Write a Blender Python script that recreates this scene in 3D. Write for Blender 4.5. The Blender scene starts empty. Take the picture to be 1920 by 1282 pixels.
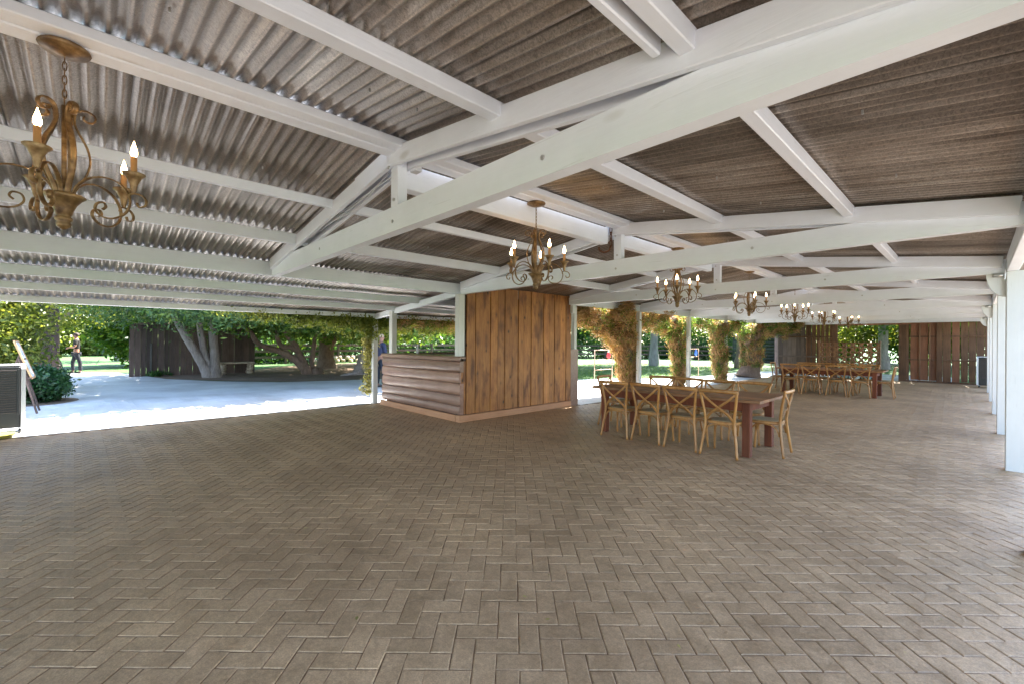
import bpy, math, random
import numpy as np
from mathutils import Vector, Matrix
random.seed(7); RNG = np.random.default_rng(7)
PI = math.pi
SC = bpy.context.scene
COL = SC.collection

# ------------------------------------------------------------------ camera, sky, sun, exposure
YAW = 0.8142; ROLL = 0.0063; H = 1.5
R2 = Vector((math.cos(YAW), math.sin(YAW), 0)); F2 = Vector((-math.sin(YAW), math.cos(YAW), 0)); UP = Vector((0, 0, 1))
cd = bpy.data.cameras.new('camera'); cam = bpy.data.objects.new('camera', cd); COL.objects.link(cam)
cd.sensor_width = 36; cd.lens = 820.8 / 1920 * 36; cd.clip_start = .05; cd.clip_end = 3000
rr = R2 * math.cos(ROLL) + UP * math.sin(ROLL); uu = -R2 * math.sin(ROLL) + UP * math.cos(ROLL)
m = Matrix.Identity(4)
for i in range(3):
    m[i][0] = rr[i]; m[i][1] = uu[i]; m[i][2] = -F2[i]
m[2][3] = H
cam.matrix_world = m
SC.camera = cam
SUN_EL = math.radians(52); SUN_AZ = math.radians(-8)       # azimuth from +Y towards +X
w = bpy.data.worlds.new('World'); SC.world = w; w.use_nodes = True
nt = w.node_tree; nt.nodes.clear()
wo = nt.nodes.new('ShaderNodeOutputWorld'); bg = nt.nodes.new('ShaderNodeBackground'); sk = nt.nodes.new('ShaderNodeTexSky')
sk.sky_type = 'NISHITA'; sk.sun_disc = False; sk.sun_elevation = SUN_EL; sk.sun_rotation = SUN_AZ
bg.inputs[1].default_value = .13
nt.links.new(sk.outputs[0], bg.inputs[0]); nt.links.new(bg.outputs[0], wo.inputs[0])
sl = bpy.data.lights.new('sun', 'SUN'); sl.energy = 5.0; sl.angle = math.radians(.5); sl.color = (1, .95, .87)
so = bpy.data.objects.new('sun', sl); COL.objects.link(so); so.location = (0, 40, 40)
sd = Vector((math.sin(SUN_AZ) * math.cos(SUN_EL), math.cos(SUN_AZ) * math.cos(SUN_EL), math.sin(SUN_EL)))
so.rotation_euler = sd.to_track_quat('Z', 'Y').to_euler()
SC.view_settings.view_transform = 'Standard'; SC.view_settings.look = 'None'; SC.view_settings.gamma = 1
SC.view_settings.exposure = 3.12; SC.view_settings.use_curve_mapping = False
SC.render.engine = 'CYCLES'
cy = SC.cycles
cy.use_denoising = True; cy.max_bounces = 10; cy.diffuse_bounces = 6; cy.glossy_bounces = 3; cy.transmission_bounces = 6
cy.sample_clamp_indirect = 8; cy.caustics_reflective = False; cy.caustics_refractive = False

# ------------------------------------------------------------------ materials
MATS = {}
def nodemat(name):
    mt = bpy.data.materials.new(name); mt.use_nodes = True
    t = mt.node_tree; t.nodes.clear()
    o = t.nodes.new('ShaderNodeOutputMaterial'); b = t.nodes.new('ShaderNodeBsdfPrincipled')
    t.links.new(b.outputs[0], o.inputs[0]); MATS[name] = mt
    return mt, t, b, o
def N(t, k, **kw):
    n = t.nodes.new(k)
    for a, v in kw.items(): setattr(n, a, v)
    return n
def val(n, **kw):
    for a, v in kw.items():
        n.inputs[a.replace('_', ' ')].default_value = v
    return n
def ramp(t, fac, stops):
    r = N(t, 'ShaderNodeValToRGB'); e = r.color_ramp.elements
    while len(e) > 1: e.remove(e[0])
    e[0].position = stops[0][0]; e[0].color = (*stops[0][1], 1)
    for p, c in stops[1:]:
        x = e.new(p); x.color = (*c, 1)
    t.links.new(fac, r.inputs[0]); return r.outputs[0]
def noise(t, vec, scale, detail=4, rough=.55, dist=0):
    n = N(t, 'ShaderNodeTexNoise'); n.inputs['Scale'].default_value = scale; n.inputs['Detail'].default_value = detail
    n.inputs['Roughness'].default_value = rough; n.inputs['Distortion'].default_value = dist
    t.links.new(vec, n.inputs['Vector']); return n.outputs['Fac']
def mixc(t, fac, a, b, mode='MIX'):
    x = N(t, 'ShaderNodeMix', data_type='RGBA', blend_type=mode)
    if isinstance(fac, (int, float)): x.inputs[0].default_value = fac
    else: t.links.new(fac, x.inputs[0])
    for i, c in ((6, a), (7, b)):
        if isinstance(c, tuple): x.inputs[i].default_value = (*c, 1)
        else: t.links.new(c, x.inputs[i])
    return x.outputs[2]
def math_(t, op, a, b=0.0):
    x = N(t, 'ShaderNodeMath', operation=op)
    for i, c in ((0, a), (1, b)):
        if isinstance(c, (int, float)): x.inputs[i].default_value = c
        else: t.links.new(c, x.inputs[i])
    return x.outputs[0]
def coords(t, scale=(1, 1, 1), rot=(0, 0, 0)):
    tc = N(t, 'ShaderNodeTexCoord'); oi = N(t, 'ShaderNodeObjectInfo')
    mp = N(t, 'ShaderNodeMapping'); mp.inputs['Scale'].default_value = scale; mp.inputs['Rotation'].default_value = rot
    off = N(t, 'ShaderNodeVectorMath', operation='SCALE'); cmb = N(t, 'ShaderNodeCombineXYZ')
    for i in range(3): t.links.new(oi.outputs['Random'], cmb.inputs[i])
    t.links.new(cmb.outputs[0], off.inputs[0]); off.inputs['Scale'].default_value = 37.0
    ad = N(t, 'ShaderNodeVectorMath', operation='ADD')
    t.links.new(tc.outputs['Object'], ad.inputs[0]); t.links.new(off.outputs[0], ad.inputs[1])
    t.links.new(ad.outputs[0], mp.inputs['Vector'])
    return mp.outputs[0]
def bump(t, b, h, strength=.3, dist=.01):
    x = N(t, 'ShaderNodeBump'); x.inputs['Strength'].default_value = strength; x.inputs['Distance'].default_value = dist
    t.links.new(h, x.inputs['Height']); t.links.new(x.outputs[0], b.inputs['Normal'])
def rnd(t):
    g = N(t, 'ShaderNodeNewGeometry'); oi = N(t, 'ShaderNodeObjectInfo')
    return math_(t, 'FRACT', math_(t, 'ADD', g.outputs['Random Per Island'], oi.outputs['Random']))

def wood(name, dark, mid, light, stretch=(1, 1, .06), scale=26, rough=.6, knots=False, var=.35, bs=.35, grain=1.0):
    mt, t, b, o = nodemat(name)
    v = coords(t, stretch)
    n1 = noise(t, v, scale, 6, .6, 1.2); n2 = noise(t, coords(t, (1, 1, 1)), 2.2, 4)
    f = math_(t, 'ADD', math_(t, 'MULTIPLY', n1, grain), math_(t, 'MULTIPLY', n2, 1 - grain * .5 + .1))
    f = math_(t, 'MULTIPLY', f, .72)
    c = ramp(t, f, [(.28, dark), (.5, mid), (.74, light)])
    if knots:
        vo = N(t, 'ShaderNodeTexVoronoi'); vo.inputs['Scale'].default_value = 4.6
        vv = coords(t, (.02, 1, .6)); t.links.new(vv, vo.inputs['Vector'])
        k = ramp(t, vo.outputs['Distance'], [(.05, (0, 0, 0)), (.12, (.8, .8, .8)), (.2, (1, 1, 1))])
        c = mixc(t, k, tuple(x * .35 for x in dark), c)
        n3 = noise(t, coords(t, (1, 1, .35)), 5, 5); s = ramp(t, n3, [(.52, (1, 1, 1)), (.66, (.42, .34, .28))])
        c = mixc(t, 1.0, c, s, 'MULTIPLY')
    hv = N(t, 'ShaderNodeHueSaturation'); t.links.new(c, hv.inputs['Color'])
    t.links.new(math_(t, 'ADD', math_(t, 'MULTIPLY', rnd(t), var * 1.6), 1 - var * .8), hv.inputs['Value'])
    t.links.new(hv.outputs[0], b.inputs['Base Color'])
    b.inputs['Roughness'].default_value = rough
    bump(t, b, n1, bs, .004)
    return mt
def paint(name, col, rough=.5, dirt=.12, bs=.15, st=(1, 1, 1)):
    mt, t, b, o = nodemat(name)
    v = coords(t)
    n1 = noise(t, v, 3, 6, .6); n2 = noise(t, v, 40, 5, .7); gr = noise(t, coords(t, st), 34, 5, .65, .8)
    c = ramp(t, n1, [(.3, tuple(x * (1 - dirt) for x in col)), (.6, col)])
    sp = ramp(t, n2, [(.66, (1, 1, 1)), (.78, (1 - dirt * 1.4,) * 3)])
    c = mixc(t, 1.0, c, sp, 'MULTIPLY')
    g2 = ramp(t, gr, [(.24, (.80, .80, .79)), (.38, (1, 1, 1)), (.6, (.98, .98, .98)), (.8, (1, 1, 1))])
    c = mixc(t, 1.0, c, g2, 'MULTIPLY')
    vo = N(t, 'ShaderNodeTexVoronoi'); vo.inputs['Scale'].default_value = 1.9; t.links.new(coords(t, tuple(max(x, .4) for x in st)), vo.inputs['Vector'])
    kn = ramp(t, vo.outputs['Distance'], [(.03, (.78, .76, .72)), (.07, (1, 1, 1))])
    c = mixc(t, 1.0, c, kn, 'MULTIPLY')
    t.links.new(c, b.inputs['Base Color']); b.inputs['Roughness'].default_value = rough
    bump(t, b, gr, bs * 3, .004)
    return mt
def plain(name, col, rough=.5, metal=0.0, var=.15, scale=8):
    mt, t, b, o = nodemat(name)
    n1 = noise(t, coords(t), scale, 5)
    c = ramp(t, n1, [(.3, tuple(x * (1 - var) for x in col)), (.7, tuple(min(1, x * (1 + var)) for x in col))])
    t.links.new(c, b.inputs['Base Color']); b.inputs['Roughness'].default_value = rough; b.inputs['Metallic'].default_value = metal
    return mt
def leafmat(name, stops, trans=.35, rough=.5):
    mt, t, b, o = nodemat(name)
    g = N(t, 'ShaderNodeNewGeometry')
    tc = N(t, 'ShaderNodeTexCoord'); n = noise(t, tc.outputs['Object'], 1.3, 3)
    f = math_(t, 'ADD', math_(t, 'MULTIPLY', g.outputs['Random Per Island'], .55), math_(t, 'MULTIPLY', math_(t, 'SUBTRACT', n, .28), 1.0))
    c = ramp(t, f, stops)
    t.links.new(c, b.inputs['Base Color']); b.inputs['Roughness'].default_value = rough
    tr = N(t, 'ShaderNodeBsdfTranslucent'); mx = N(t, 'ShaderNodeMixShader'); mx.inputs[0].default_value = trans
    cc = mixc(t, 1.0, c, (1.5, 1.5, .8), 'MULTIPLY')
    t.links.new(cc, tr.inputs[0]); t.links.new(b.outputs[0], mx.inputs[1]); t.links.new(tr.outputs[0], mx.inputs[2])
    t.links.new(mx.outputs[0], o.inputs[0])
    return mt

WHITE = paint('white_paint', (.80, .835, .90), .45, .06, .15, (.06, 1, 1)); WHITEY = paint('white_paint_lengthwise', (.80, .835, .90), .45, .06, .15, (1, .06, 1))
WHITE2 = paint('white_post_paint', (.66, .66, .65), .5, .06, .15, (1, 1, .06))
# corrugated roof sheet, aged
mt, t, b, o = nodemat('corrugated_sheet')
v = coords(t); n1 = noise(t, v, 55, 5, .75, 1.6); n2 = noise(t, coords(t, (.25, 1.6, 1)), 3.0, 5)
c1 = ramp(t, n2, [(.3, (.16, .128, .104)), (.55, (.295, .252, .218)), (.72, (.46, .42, .385))])
c2 = ramp(t, n1, [(.38, (.4, .4, .4)), (.6, (1.25, 1.25, 1.25))])
c = mixc(t, .8, c1, c2, 'MULTIPLY')
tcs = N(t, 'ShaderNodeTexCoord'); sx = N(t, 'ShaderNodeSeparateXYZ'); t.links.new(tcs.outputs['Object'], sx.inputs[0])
ph = math_(t, 'FRACT', math_(t, 'DIVIDE', sx.outputs[1], .0762))      # crest highlight and groove shading of each rib, painted into the colour
rib_light = ramp(t, ph, [(0, (.80, .80, .80)), (.40, (.95, .95, .95)), (.47, (1.5, 1.46, 1.4)), (.53, (1.5, 1.46, 1.4)), (.60, (.95, .95, .95)), (1, (.80, .80, .80))])
c = mixc(t, .85, c, rib_light, 'MULTIPLY')
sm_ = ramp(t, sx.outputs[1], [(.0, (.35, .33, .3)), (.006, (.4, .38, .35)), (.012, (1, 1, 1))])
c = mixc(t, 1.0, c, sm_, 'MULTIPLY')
hv = N(t, 'ShaderNodeHueSaturation'); t.links.new(c, hv.inputs['Color']); oi = N(t, 'ShaderNodeObjectInfo')
t.links.new(math_(t, 'ADD', math_(t, 'MULTIPLY', oi.outputs['Random'], .5), .78), hv.inputs['Value'])
t.links.new(hv.outputs[0], b.inputs['Base Color']); b.inputs['Roughness'].default_value = .30
t.links.new(ramp(t, noise(t, coords(t, (.2, 1, 1)), 5.0, 5), [(.4, (0, 0, 0)), (.65, (.55, .55, .55))]), b.inputs['Metallic'])
b.inputs['Specular IOR Level'].default_value = 1.0
bump(t, b, n1, .35, .003); SHEET = mt
# floor bricks
def brickmat(name, lo, hi, jr=.5):
    mt, t, b, o = nodemat(name)
    tc = N(t, 'ShaderNodeNewGeometry')
    n1 = noise(t, tc.outputs['Position'], 38, 6, .65); n2 = noise(t, tc.outputs['Position'], .8, 4); n3 = noise(t, tc.outputs['Position'], 7, 5, .6, .6)
    f = math_(t, 'ADD', math_(t, 'MULTIPLY', rnd(t), .09), math_(t, 'ADD', math_(t, 'MULTIPLY', n1, .42), math_(t, 'MULTIPLY', n3, .42)))
    c = ramp(t, f, [(.25, lo), (.75, hi)])
    s = ramp(t, n2, [(.32, (.74, .72, .70)), (.55, (.98, .98, .98)), (.72, (1.14, 1.13, 1.1))])
    c = mixc(t, 1.0, c, s, 'MULTIPLY')
    spk = ramp(t, noise(t, tc.outputs['Position'], 6.5, 2, .5), [(.70, (1, 1, 1)), (.80, (.7, .66, .62))])
    c = mixc(t, 1.0, c, spk, 'MULTIPLY')
    t.links.new(c, b.inputs['Base Color'])
    rg = ramp(t, n3, [(.3, (.42,) * 3), (.7, (.62,) * 3)]); t.links.new(rg, b.inputs['Roughness'])
    fine = ramp(t, noise(t, tc.outputs['Position'], 150, 3, .6), [(.35, (.82,) * 3), (.65, (1.14,) * 3)]); old = b.inputs['Base Color'].links[0].from_socket
    t.links.new(mixc(t, 1.0, old, fine, 'MULTIPLY'), b.inputs['Base Color'])
    hh = math_(t, 'ADD', math_(t, 'MULTIPLY', n1, .5), n3)
    bump(t, b, hh, .8, .009)
    return mt
BRICK = brickmat('stamped_brick', (.27, .170, .088), (.74, .49, .285))
BRICKOUT = brickmat('pale_paver', (.54, .535, .53), (.70, .695, .69))
MORTAR = plain('mortar', (.20, .115, .055), .9, 0, .3, 30)
BARWOOD = wood('knotty_board', (.095, .028, .006), (.31, .115, .028), (.50, .215, .06), (1, 1, .07), 30, .55, True, .4)
BARBASE = wood('redwood_trim', (.30, .13, .06), (.42, .20, .10), (.50, .26, .14), (.06, .06, 1), 30, .6, False, .1)
LOGWOOD = wood('brown_log_siding', (.15, .075, .050), (.235, .128, .092), (.34, .20, .15), (.08, 1, 1), 22, .28, False, .25, .25)
DARKB = wood('dark_brown_board', (.045, .027, .021), (.085, .053, .042), (.13, .085, .068), (1, 1, .06), 24, .75, False, .5)
BARN = wood('barn_board', (.045, .022, .011), (.115, .055, .027), (.19, .10, .05), (1, 1, .06), 24, .75, False, .5)
BARNRED = wood('red_barn_board', (.10, .040, .019), (.18, .074, .037), (.25, .11, .06), (1, 1, .08), 20, .7, False, .3)
BARNGREY = wood('weathered_gate_board', (.055, .037, .028), (.105, .075, .060), (.16, .12, .10), (1, 1, .06), 24, .8, False, .35)
CHAIRW = wood('honey_bentwood', (.16, .062, .014), (.31, .135, .034), (.42, .205, .062), (1, 1, .2), 18, .38, False, .2, .15)
CHAIRSEAT = plain('woven_seat', (.40, .30, .17), .7, 0, .25, 60)
TABLEW = wood('red_brown_table', (.075, .026, .010), (.20, .085, .032), (.36, .155, .062), (.06, 1, 1), 24, .5, False, .3, .2)
TABLELEG = wood('red_brown_leg', (.055, .012, .004), (.11, .025, .008), (.17, .045, .014), (1, 1, .1), 24, .8, False, .25, .2)
GAMEW = wood('game_wood', (.07, .028, .010), (.14, .06, .022), (.20, .10, .04), (1, 1, .1), 24, .5, False, .3, .2)
mt, t, b, o = nodemat('antique_bronze')
v = coords(t); n1 = noise(t, v, 22, 5, .6)
t.links.new(ramp(t, n1, [(.3, (.06, .030, .012)), (.5, (.185, .110, .045)), (.72, (.33, .22, .105))]), b.inputs['Base Color'])
b.inputs['Roughness'].default_value = .42; b.inputs['Metallic'].default_value = .35; BRONZE = mt
RUST = plain('rusty_iron', (.14, .06, .03), .8, .3, .4, 40)
CANDLE = plain('candle_sleeve_tan', (.42, .22, .09), .6, 0, .1)
mt, t, b, o = nodemat('lit_bulb')
b.inputs['Base Color'].default_value = (1, .8, .5, 1); b.inputs['Emission Color'].default_value = (1, .62, .28, 1); b.inputs['Emission Strength'].default_value = 7
BULB = mt
STEEL = plain('galvanised_steel', (.55, .55, .55), .35, .8, .15)
BARK = wood('juniper_bark', (.10, .078, .07), (.22, .18, .165), (.36, .31, .29), (1, 1, .18), 14, .9, False, .1, 1.0)
BARKD = wood('rough_bark', (.055, .035, .025), (.13, .085, .062), (.22, .155, .12), (1, 1, .25), 12, .9, False, .1, 1.0)
BARKB = wood('grey_bark', (.14, .13, .13), (.24, .225, .225), (.34, .32, .32), (1, 1, .2), 10, .9, False, .1, 1.0)
LF_DARK = leafmat('leaf_dark', [(.15, (.014, .042, .012)), (.5, (.042, .11, .022)), (.85, (.11, .20, .04))], .42)
LF_MID = leafmat('leaf_mid', [(.15, (.03, .08, .014)), (.5, (.09, .17, .026)), (.85, (.22, .29, .05))], .45)
LF_YEL = leafmat('leaf_yellow', [(.15, (.06, .09, .016)), (.5, (.16, .20, .035)), (.85, (.30, .30, .065))], .42)
LF_JUN = leafmat('leaf_juniper', [(.15, (.03, .07, .028)), (.5, (.075, .15, .05)), (.85, (.17, .22, .045))])
LF_BLUE = leafmat('leaf_glossy', [(.15, (.010, .036, .014)), (.5, (.03, .09, .03)), (.85, (.07, .15, .05))], .25, .3)
LF_DRY = leafmat('dry_vine', [(.12, (.12, .06, .028)), (.4, (.33, .17, .085)), (.65, (.48, .28, .15)), (.9, (.56, .42, .25))], .35)
LF_ORG = leafmat('orange_vine', [(.12, (.14, .07, .035)), (.4, (.38, .215, .105)), (.65, (.55, .35, .18)), (.9, (.62, .47, .28))], .35)
LF_TAN = leafmat('vine_tan', [(.15, (.10, .10, .03)), (.5, (.26, .24, .075)), (.85, (.44, .38, .14))], .35)
mt, t, b, o = nodemat('lawn_grass')
g = N(t, 'ShaderNodeNewGeometry'); n1 = noise(t, g.outputs['Position'], 30, 6, .7); n2 = noise(t, g.outputs['Position'], .7, 4)
f = math_(t, 'ADD', math_(t, 'MULTIPLY', n1, .6), math_(t, 'MULTIPLY', n2, .4))
t.links.new(ramp(t, f, [(.3, (.022, .062, .013)), (.5, (.052, .125, .026)), (.7, (.12, .19, .045))]), b.inputs['Base Color'])
b.inputs['Roughness'].default_value = .8; bump(t, b, n1, .8, .05); LAWN = mt
mt, t, b, o = nodemat('dirt')
g = N(t, 'ShaderNodeNewGeometry'); n1 = noise(t, g.outputs['Position'], 14, 7, .7); n2 = noise(t, g.outputs['Position'], 1.2, 4)
f = math_(t, 'ADD', math_(t, 'MULTIPLY', n1, .6), math_(t, 'MULTIPLY', n2, .4))
t.links.new(ramp(t, f, [(.3, (.10, .062, .04)), (.5, (.20, .135, .09)), (.7, (.32, .23, .16))]), b.inputs['Base Color'])
b.inputs['Roughness'].default_value = .95; bump(t, b, n1, .8, .03); DIRT = mt
CONC = brickmat('pale_concrete', (.54, .535, .53), (.70, .695, .69))
BOUNCE_CONC = brickmat('bounce_concrete', (.20, .195, .18), (.31, .30, .28))
STONE = plain('rough_stone', (.42, .34, .26), .85, 0, .35, 7)
DARKSTONE = plain('dark_log', (.035, .035, .035), .85, 0, .5, 5)
BLACKPL = plain('black_plastic', (.018, .018, .02), .35)
GREYPL = plain('light_grey_plastic', (.62, .63, .66), .4, 0, .05)
YELLOW = plain('yellow_green_plastic', (.45, .42, .10), .5)

# ------------------------------------------------------------------ mesh helpers
class MB:
    def __init__(s): s.v = []; s.f = []
    def add(s, vs, fs, mat=None):
        o = len(s.v)
        if mat is not None: vs = [tuple(mat @ Vector(p)) for p in vs]
        s.v += [tuple(p) for p in vs]; s.f += [tuple(i + o for i in f) for f in fs]
        return s
    def obj(s, name, mat, parent=None, smooth=False):
        me = bpy.data.meshes.new(name); me.from_pydata(s.v, [], s.f); me.update()
        if smooth:
            me.polygons.foreach_set('use_smooth', [True] * len(me.polygons))
        return mkobj(name, me, mat, parent)
def mkobj(name, me, mat, parent=None):
    if mat is not None and not me.materials: me.materials.append(mat)
    ob = bpy.data.objects.new(name, me); COL.objects.link(ob)
    if parent is not None: ob.parent = parent
    return ob
def thing(name, label, cat, loc=(0, 0, 0), rz=0, group=None):
    ob = bpy.data.objects.new(name, None); COL.objects.link(ob); ob.empty_display_size = .2
    ob.location = loc; ob.rotation_euler = (0, 0, rz)
    return tag(ob, label, cat, group)
def tag(ob, label, cat, group=None):
    ob['label'] = label; ob['category'] = cat
    if group: ob['group'] = group
    return ob
def struct(ob): ob['kind'] = 'structure'; return ob
def stuff(ob): ob['kind'] = 'stuff'; return ob
def cbox(x0, x1, y0, y1, z0, z1, b=.004):
    """chamfered box"""
    cx, cy_, cz = (x0 + x1) / 2, (y0 + y1) / 2, (z0 + z1) / 2; h = [abs(x1 - x0) / 2, abs(y1 - y0) / 2, abs(z1 - z0) / 2]
    b = min(b, min(h) * .45)
    vs = []; ix = {}
    for sx in (-1, 1):
        for sy in (-1, 1):
            for sz in (-1, 1):
                s = (sx, sy, sz)
                for a in range(3):
                    p = [s[i] * (h[i] if i == a else h[i] - b) for i in range(3)]
                    ix[(s, a)] = len(vs); vs.append(p)
    fs = []
    def face(ids):
        P = [Vector(vs[i]) for i in ids]; n = (P[1] - P[0]).cross(P[2] - P[0]); c = sum(P, Vector()) / len(P)
        fs.append(tuple(ids) if n.dot(c) > 0 else tuple(reversed(ids)))
    for a in range(3):
        o1, o2 = [i for i in range(3) if i != a]
        for s in (-1, 1):
            q = []
            for (u, v_) in ((-1, -1), (1, -1), (1, 1), (-1, 1)):
                k = [0, 0, 0]; k[a] = s; k[o1] = u; k[o2] = v_; q.append(ix[(tuple(k), a)])
            face(q)
    for a in range(3):     # edges parallel to a
        o1, o2 = [i for i in range(3) if i != a]
        for u in (-1, 1):
            for v_ in (-1, 1):
                k1 = [0, 0, 0]; k1[a] = -1; k1[o1] = u; k1[o2] = v_; k2 = list(k1); k2[a] = 1
                k1 = tuple(k1); k2 = tuple(k2)
                face([ix[(k1, o1)], ix[(k2, o1)], ix[(k2, o2)], ix[(k1, o2)]])
    for sx in (-1, 1):
        for sy in (-1, 1):
            for sz in (-1, 1):
                s = (sx, sy, sz); face([ix[(s, 0)], ix[(s, 1)], ix[(s, 2)]])
    return [(p[0] + cx, p[1] + cy_, p[2] + cz) for p in vs], fs
def bx(*a, b=.004): return MB().add(*cbox(*a, b=b))
def beam(p, q, w_, h_, b=.005, up=Vector((0, 0, 1))):
    """box from p to q, width w_ (sideways) and height h_ (up), centred"""
    p = Vector(p); q = Vector(q); d = q - p; L = d.length; d.normalize()
    s = d.cross(up).normalized(); u = s.cross(d)
    M = Matrix(((d.x, s.x, u.x, (p.x + q.x) / 2), (d.y, s.y, u.y, (p.y + q.y) / 2), (d.z, s.z, u.z, (p.z + q.z) / 2), (0, 0, 0, 1)))
    vs, fs = cbox(-L / 2, L / 2, -w_ / 2, w_ / 2, -h_ / 2, h_ / 2, b)
    if M.determinant() < 0: fs = [tuple(reversed(f)) for f in fs]
    return [tuple(M @ Vector(x)) for x in vs], fs
def catmull(P, n=6):
    P = [Vector(p) for p in P]; out = []
    for i in range(len(P) - 1):
        p0 = P[max(i - 1, 0)]; p1 = P[i]; p2 = P[i + 1]; p3 = P[min(i + 2, len(P) - 1)]
        for k in range(n):
            t_ = k / n
            out.append(.5 * ((2 * p1) + (p2 - p0) * t_ + (2 * p0 - 5 * p1 + 4 * p2 - p3) * t_ ** 2 + (3 * p1 - p0 - 3 * p2 + p3) * t_ ** 3))
    out.append(P[-1]); return out
def tube(P, r, sides=8, rb=None, up=None, jitter=0):
    """sweep; r = radius or list; rb = second half-axis (flat band) ; up = fixed frame normal"""
    P = [Vector(p) for p in P]; n = len(P); vs = []; fs = []
    R_ = r if isinstance(r, (list, tuple)) else [r] * n
    if len(R_) != n: R_ = [R_[0] + (R_[-1] - R_[0]) * i / (n - 1) if len(R_) == 2 else R_[min(len(R_) - 1, int(i / (n - 1) * (len(R_) - 1) + .5))] for i in range(n)]
    prev = None
    for i in range(n):
        d = (P[min(i + 1, n - 1)] - P[max(i - 1, 0)]).normalized()
        if up is not None: a = (Vector(up) - d * d.dot(Vector(up))).normalized()
        elif prev is None:
            a = d.orthogonal().normalized()
        else: a = (prev - d * d.dot(prev)).normalized()
        prev = a; c = d.cross(a)
        for k in range(sides):
            th = 2 * PI * (k + .5) / sides
            j = 1 + (random.random() - .5) * jitter
            vs.append(P[i] + a * math.cos(th) * R_[i] * j + c * math.sin(th) * (rb if rb else R_[i]) * j)
    for i in range(n - 1):
        for k in range(sides):
            k2 = (k + 1) % sides
            fs.append((i * sides + k, i * sides + k2, (i + 1) * sides + k2, (i + 1) * sides + k))
    fs.append(tuple(reversed(range(sides)))); fs.append(tuple((n - 1) * sides + k for k in range(sides)))
    return [tuple(p) for p in vs], fs
def lathe(prof, seg=16, c=(0, 0, 0), axis='z'):
    vs = []; fs = []; n = len(prof)
    for r, z in prof:
        for k in range(seg):
            th = 2 * PI * k / seg
            p = (r * math.cos(th), r * math.sin(th), z)
            if axis == 'x': p = (p[2], p[0], p[1])
            if axis == 'y': p = (p[0], p[2], p[1])
            vs.append((p[0] + c[0], p[1] + c[1], p[2] + c[2]))
    for i in range(n - 1):
        for k in range(seg):
            k2 = (k + 1) % seg
            f = (i * seg + k, i * seg + k2, (i + 1) * seg + k2, (i + 1) * seg + k)
            fs.append(f)
    return vs, fs
def nmesh(name, verts, quads, mat, parent=None, smooth=False):
    """fast mesh from numpy arrays; quads (M,4) or (M,3)"""
    k = quads.shape[1]; me = bpy.data.meshes.new(name)
    me.vertices.add(len(verts)); me.vertices.foreach_set('co', verts.astype(np.float32).ravel())
    me.loops.add(quads.size); me.loops.foreach_set('vertex_index', quads.astype(np.int32).ravel())
    me.polygons.add(len(quads)); me.polygons.foreach_set('loop_start', np.arange(0, quads.size, k, dtype=np.int32))
    me.polygons.foreach_set('loop_total', np.full(len(quads), k, dtype=np.int32))
    if smooth: me.polygons.foreach_set('use_smooth', np.ones(len(quads), dtype=bool))
    me.update(calc_edges=True); me.validate()
    if not smooth: me.shade_flat()
    return mkobj(name, me, mat, parent)
def leaves(C, size, aspect=.5, dirs=None, dj=.5):
    """diamond leaves at centres C -> verts, quads"""
    n = len(C); a = RNG.normal(size=(n, 3))
    if dirs is not None: a = dirs + a * dj
    a /= np.linalg.norm(a, axis=1)[:, None]; r_ = RNG.normal(size=(n, 3)); b_ = np.cross(a, r_); b_ /= np.linalg.norm(b_, axis=1)[:, None]
    s = (size * RNG.uniform(.6, 1.3, n))[:, None]
    a = a * s; b_ = b_ * s * aspect
    V = np.stack([C - a, C + b_ - a * .15, C + a, C - b_ - a * .15], 1).reshape(-1, 3)
    return V, np.arange(4 * n).reshape(n, 4)
def copy_tree(o, parent=None):
    c = o.copy(); COL.objects.link(c)
    if parent is not None: c.parent = parent
    for ch in list(o.children): copy_tree(ch, c)
    return c

# ------------------------------------------------------------------ ground
def sheet(name, pts, z, mat, parent=None):
    me = bpy.data.meshes.new(name); me.from_pydata([(x, y, z) for x, y in pts], [], [tuple(range(len(pts)))]); me.update()
    return mkobj(name, me, mat, parent)
struct(sheet('lawn', [(-700, -700), (700, -700), (700, 700), (-700, 700)], -.03, LAWN))
# dirt bed under the left trees
bed = catmull([(-15.5, 12.5, 0), (-16.3, 9.5, 0), (-16.9, 6.5, 0), (-17.9, 4.6, 0), (-20.0, 3.0, 0), (-22.2, 1.3, 0), (-23.4, .75, 0), (-24.2, 1.3, 0), (-24.8, 3.0, 0), (-25.5, 5.6, 0), (-28, 8, 0), (-29.5, 12, 0), (-27, 20, 0), (-20, 22, 0), (-14.8, 16.5, 0), (-15.5, 12.5, 0)], 4)[:-1]
struct(sheet('dirt_bed', [(p.x, p.y) for p in bed], -.006, DIRT))
pv = [(-10.06, -8), (-27.3, -8), (-27.4, -1.3), (-27.6, -.4), (-27.3, .4), (-26.3, .95), (-14.0, 2), (-13.8, 12.3), (-10.9, 13.7), (-10.06, 14)]
pv = [(-10.06, -8), (-27.3, -8), (-27.4, -1.3), (-27.6, -.4), (-27.3, .4), (-26.3, .95), (-12.4, 9.9), (-12.2, 14.3), (-10.6, 15.8), (-9.3, 17), (-7.9, 20.5), (-7.2, 23.2), (-6.9, 24.3), (-6.6, 24.4), (-10.06, -8)]
pave = [(-10.06, -8), (-27.3, -8), (-27.5, -1.3), (-27.6, -.3), (-27.2, .5), (-25.8, 1.0), (-14.6, 6.0), (-14.0, 11.0), (-12.0, 14.2), (-10.8, 15.2), (-9.4, 16.8), (-8.6, 19.0), (-8.0, 21.5), (-7.6, 24.6), (-6.0, 29.2), (-.5, 29.2), (-.5, 24.3), (-6.5, 24.3), (-6.9, 8.5), (-10.06, 8.5)]
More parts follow.
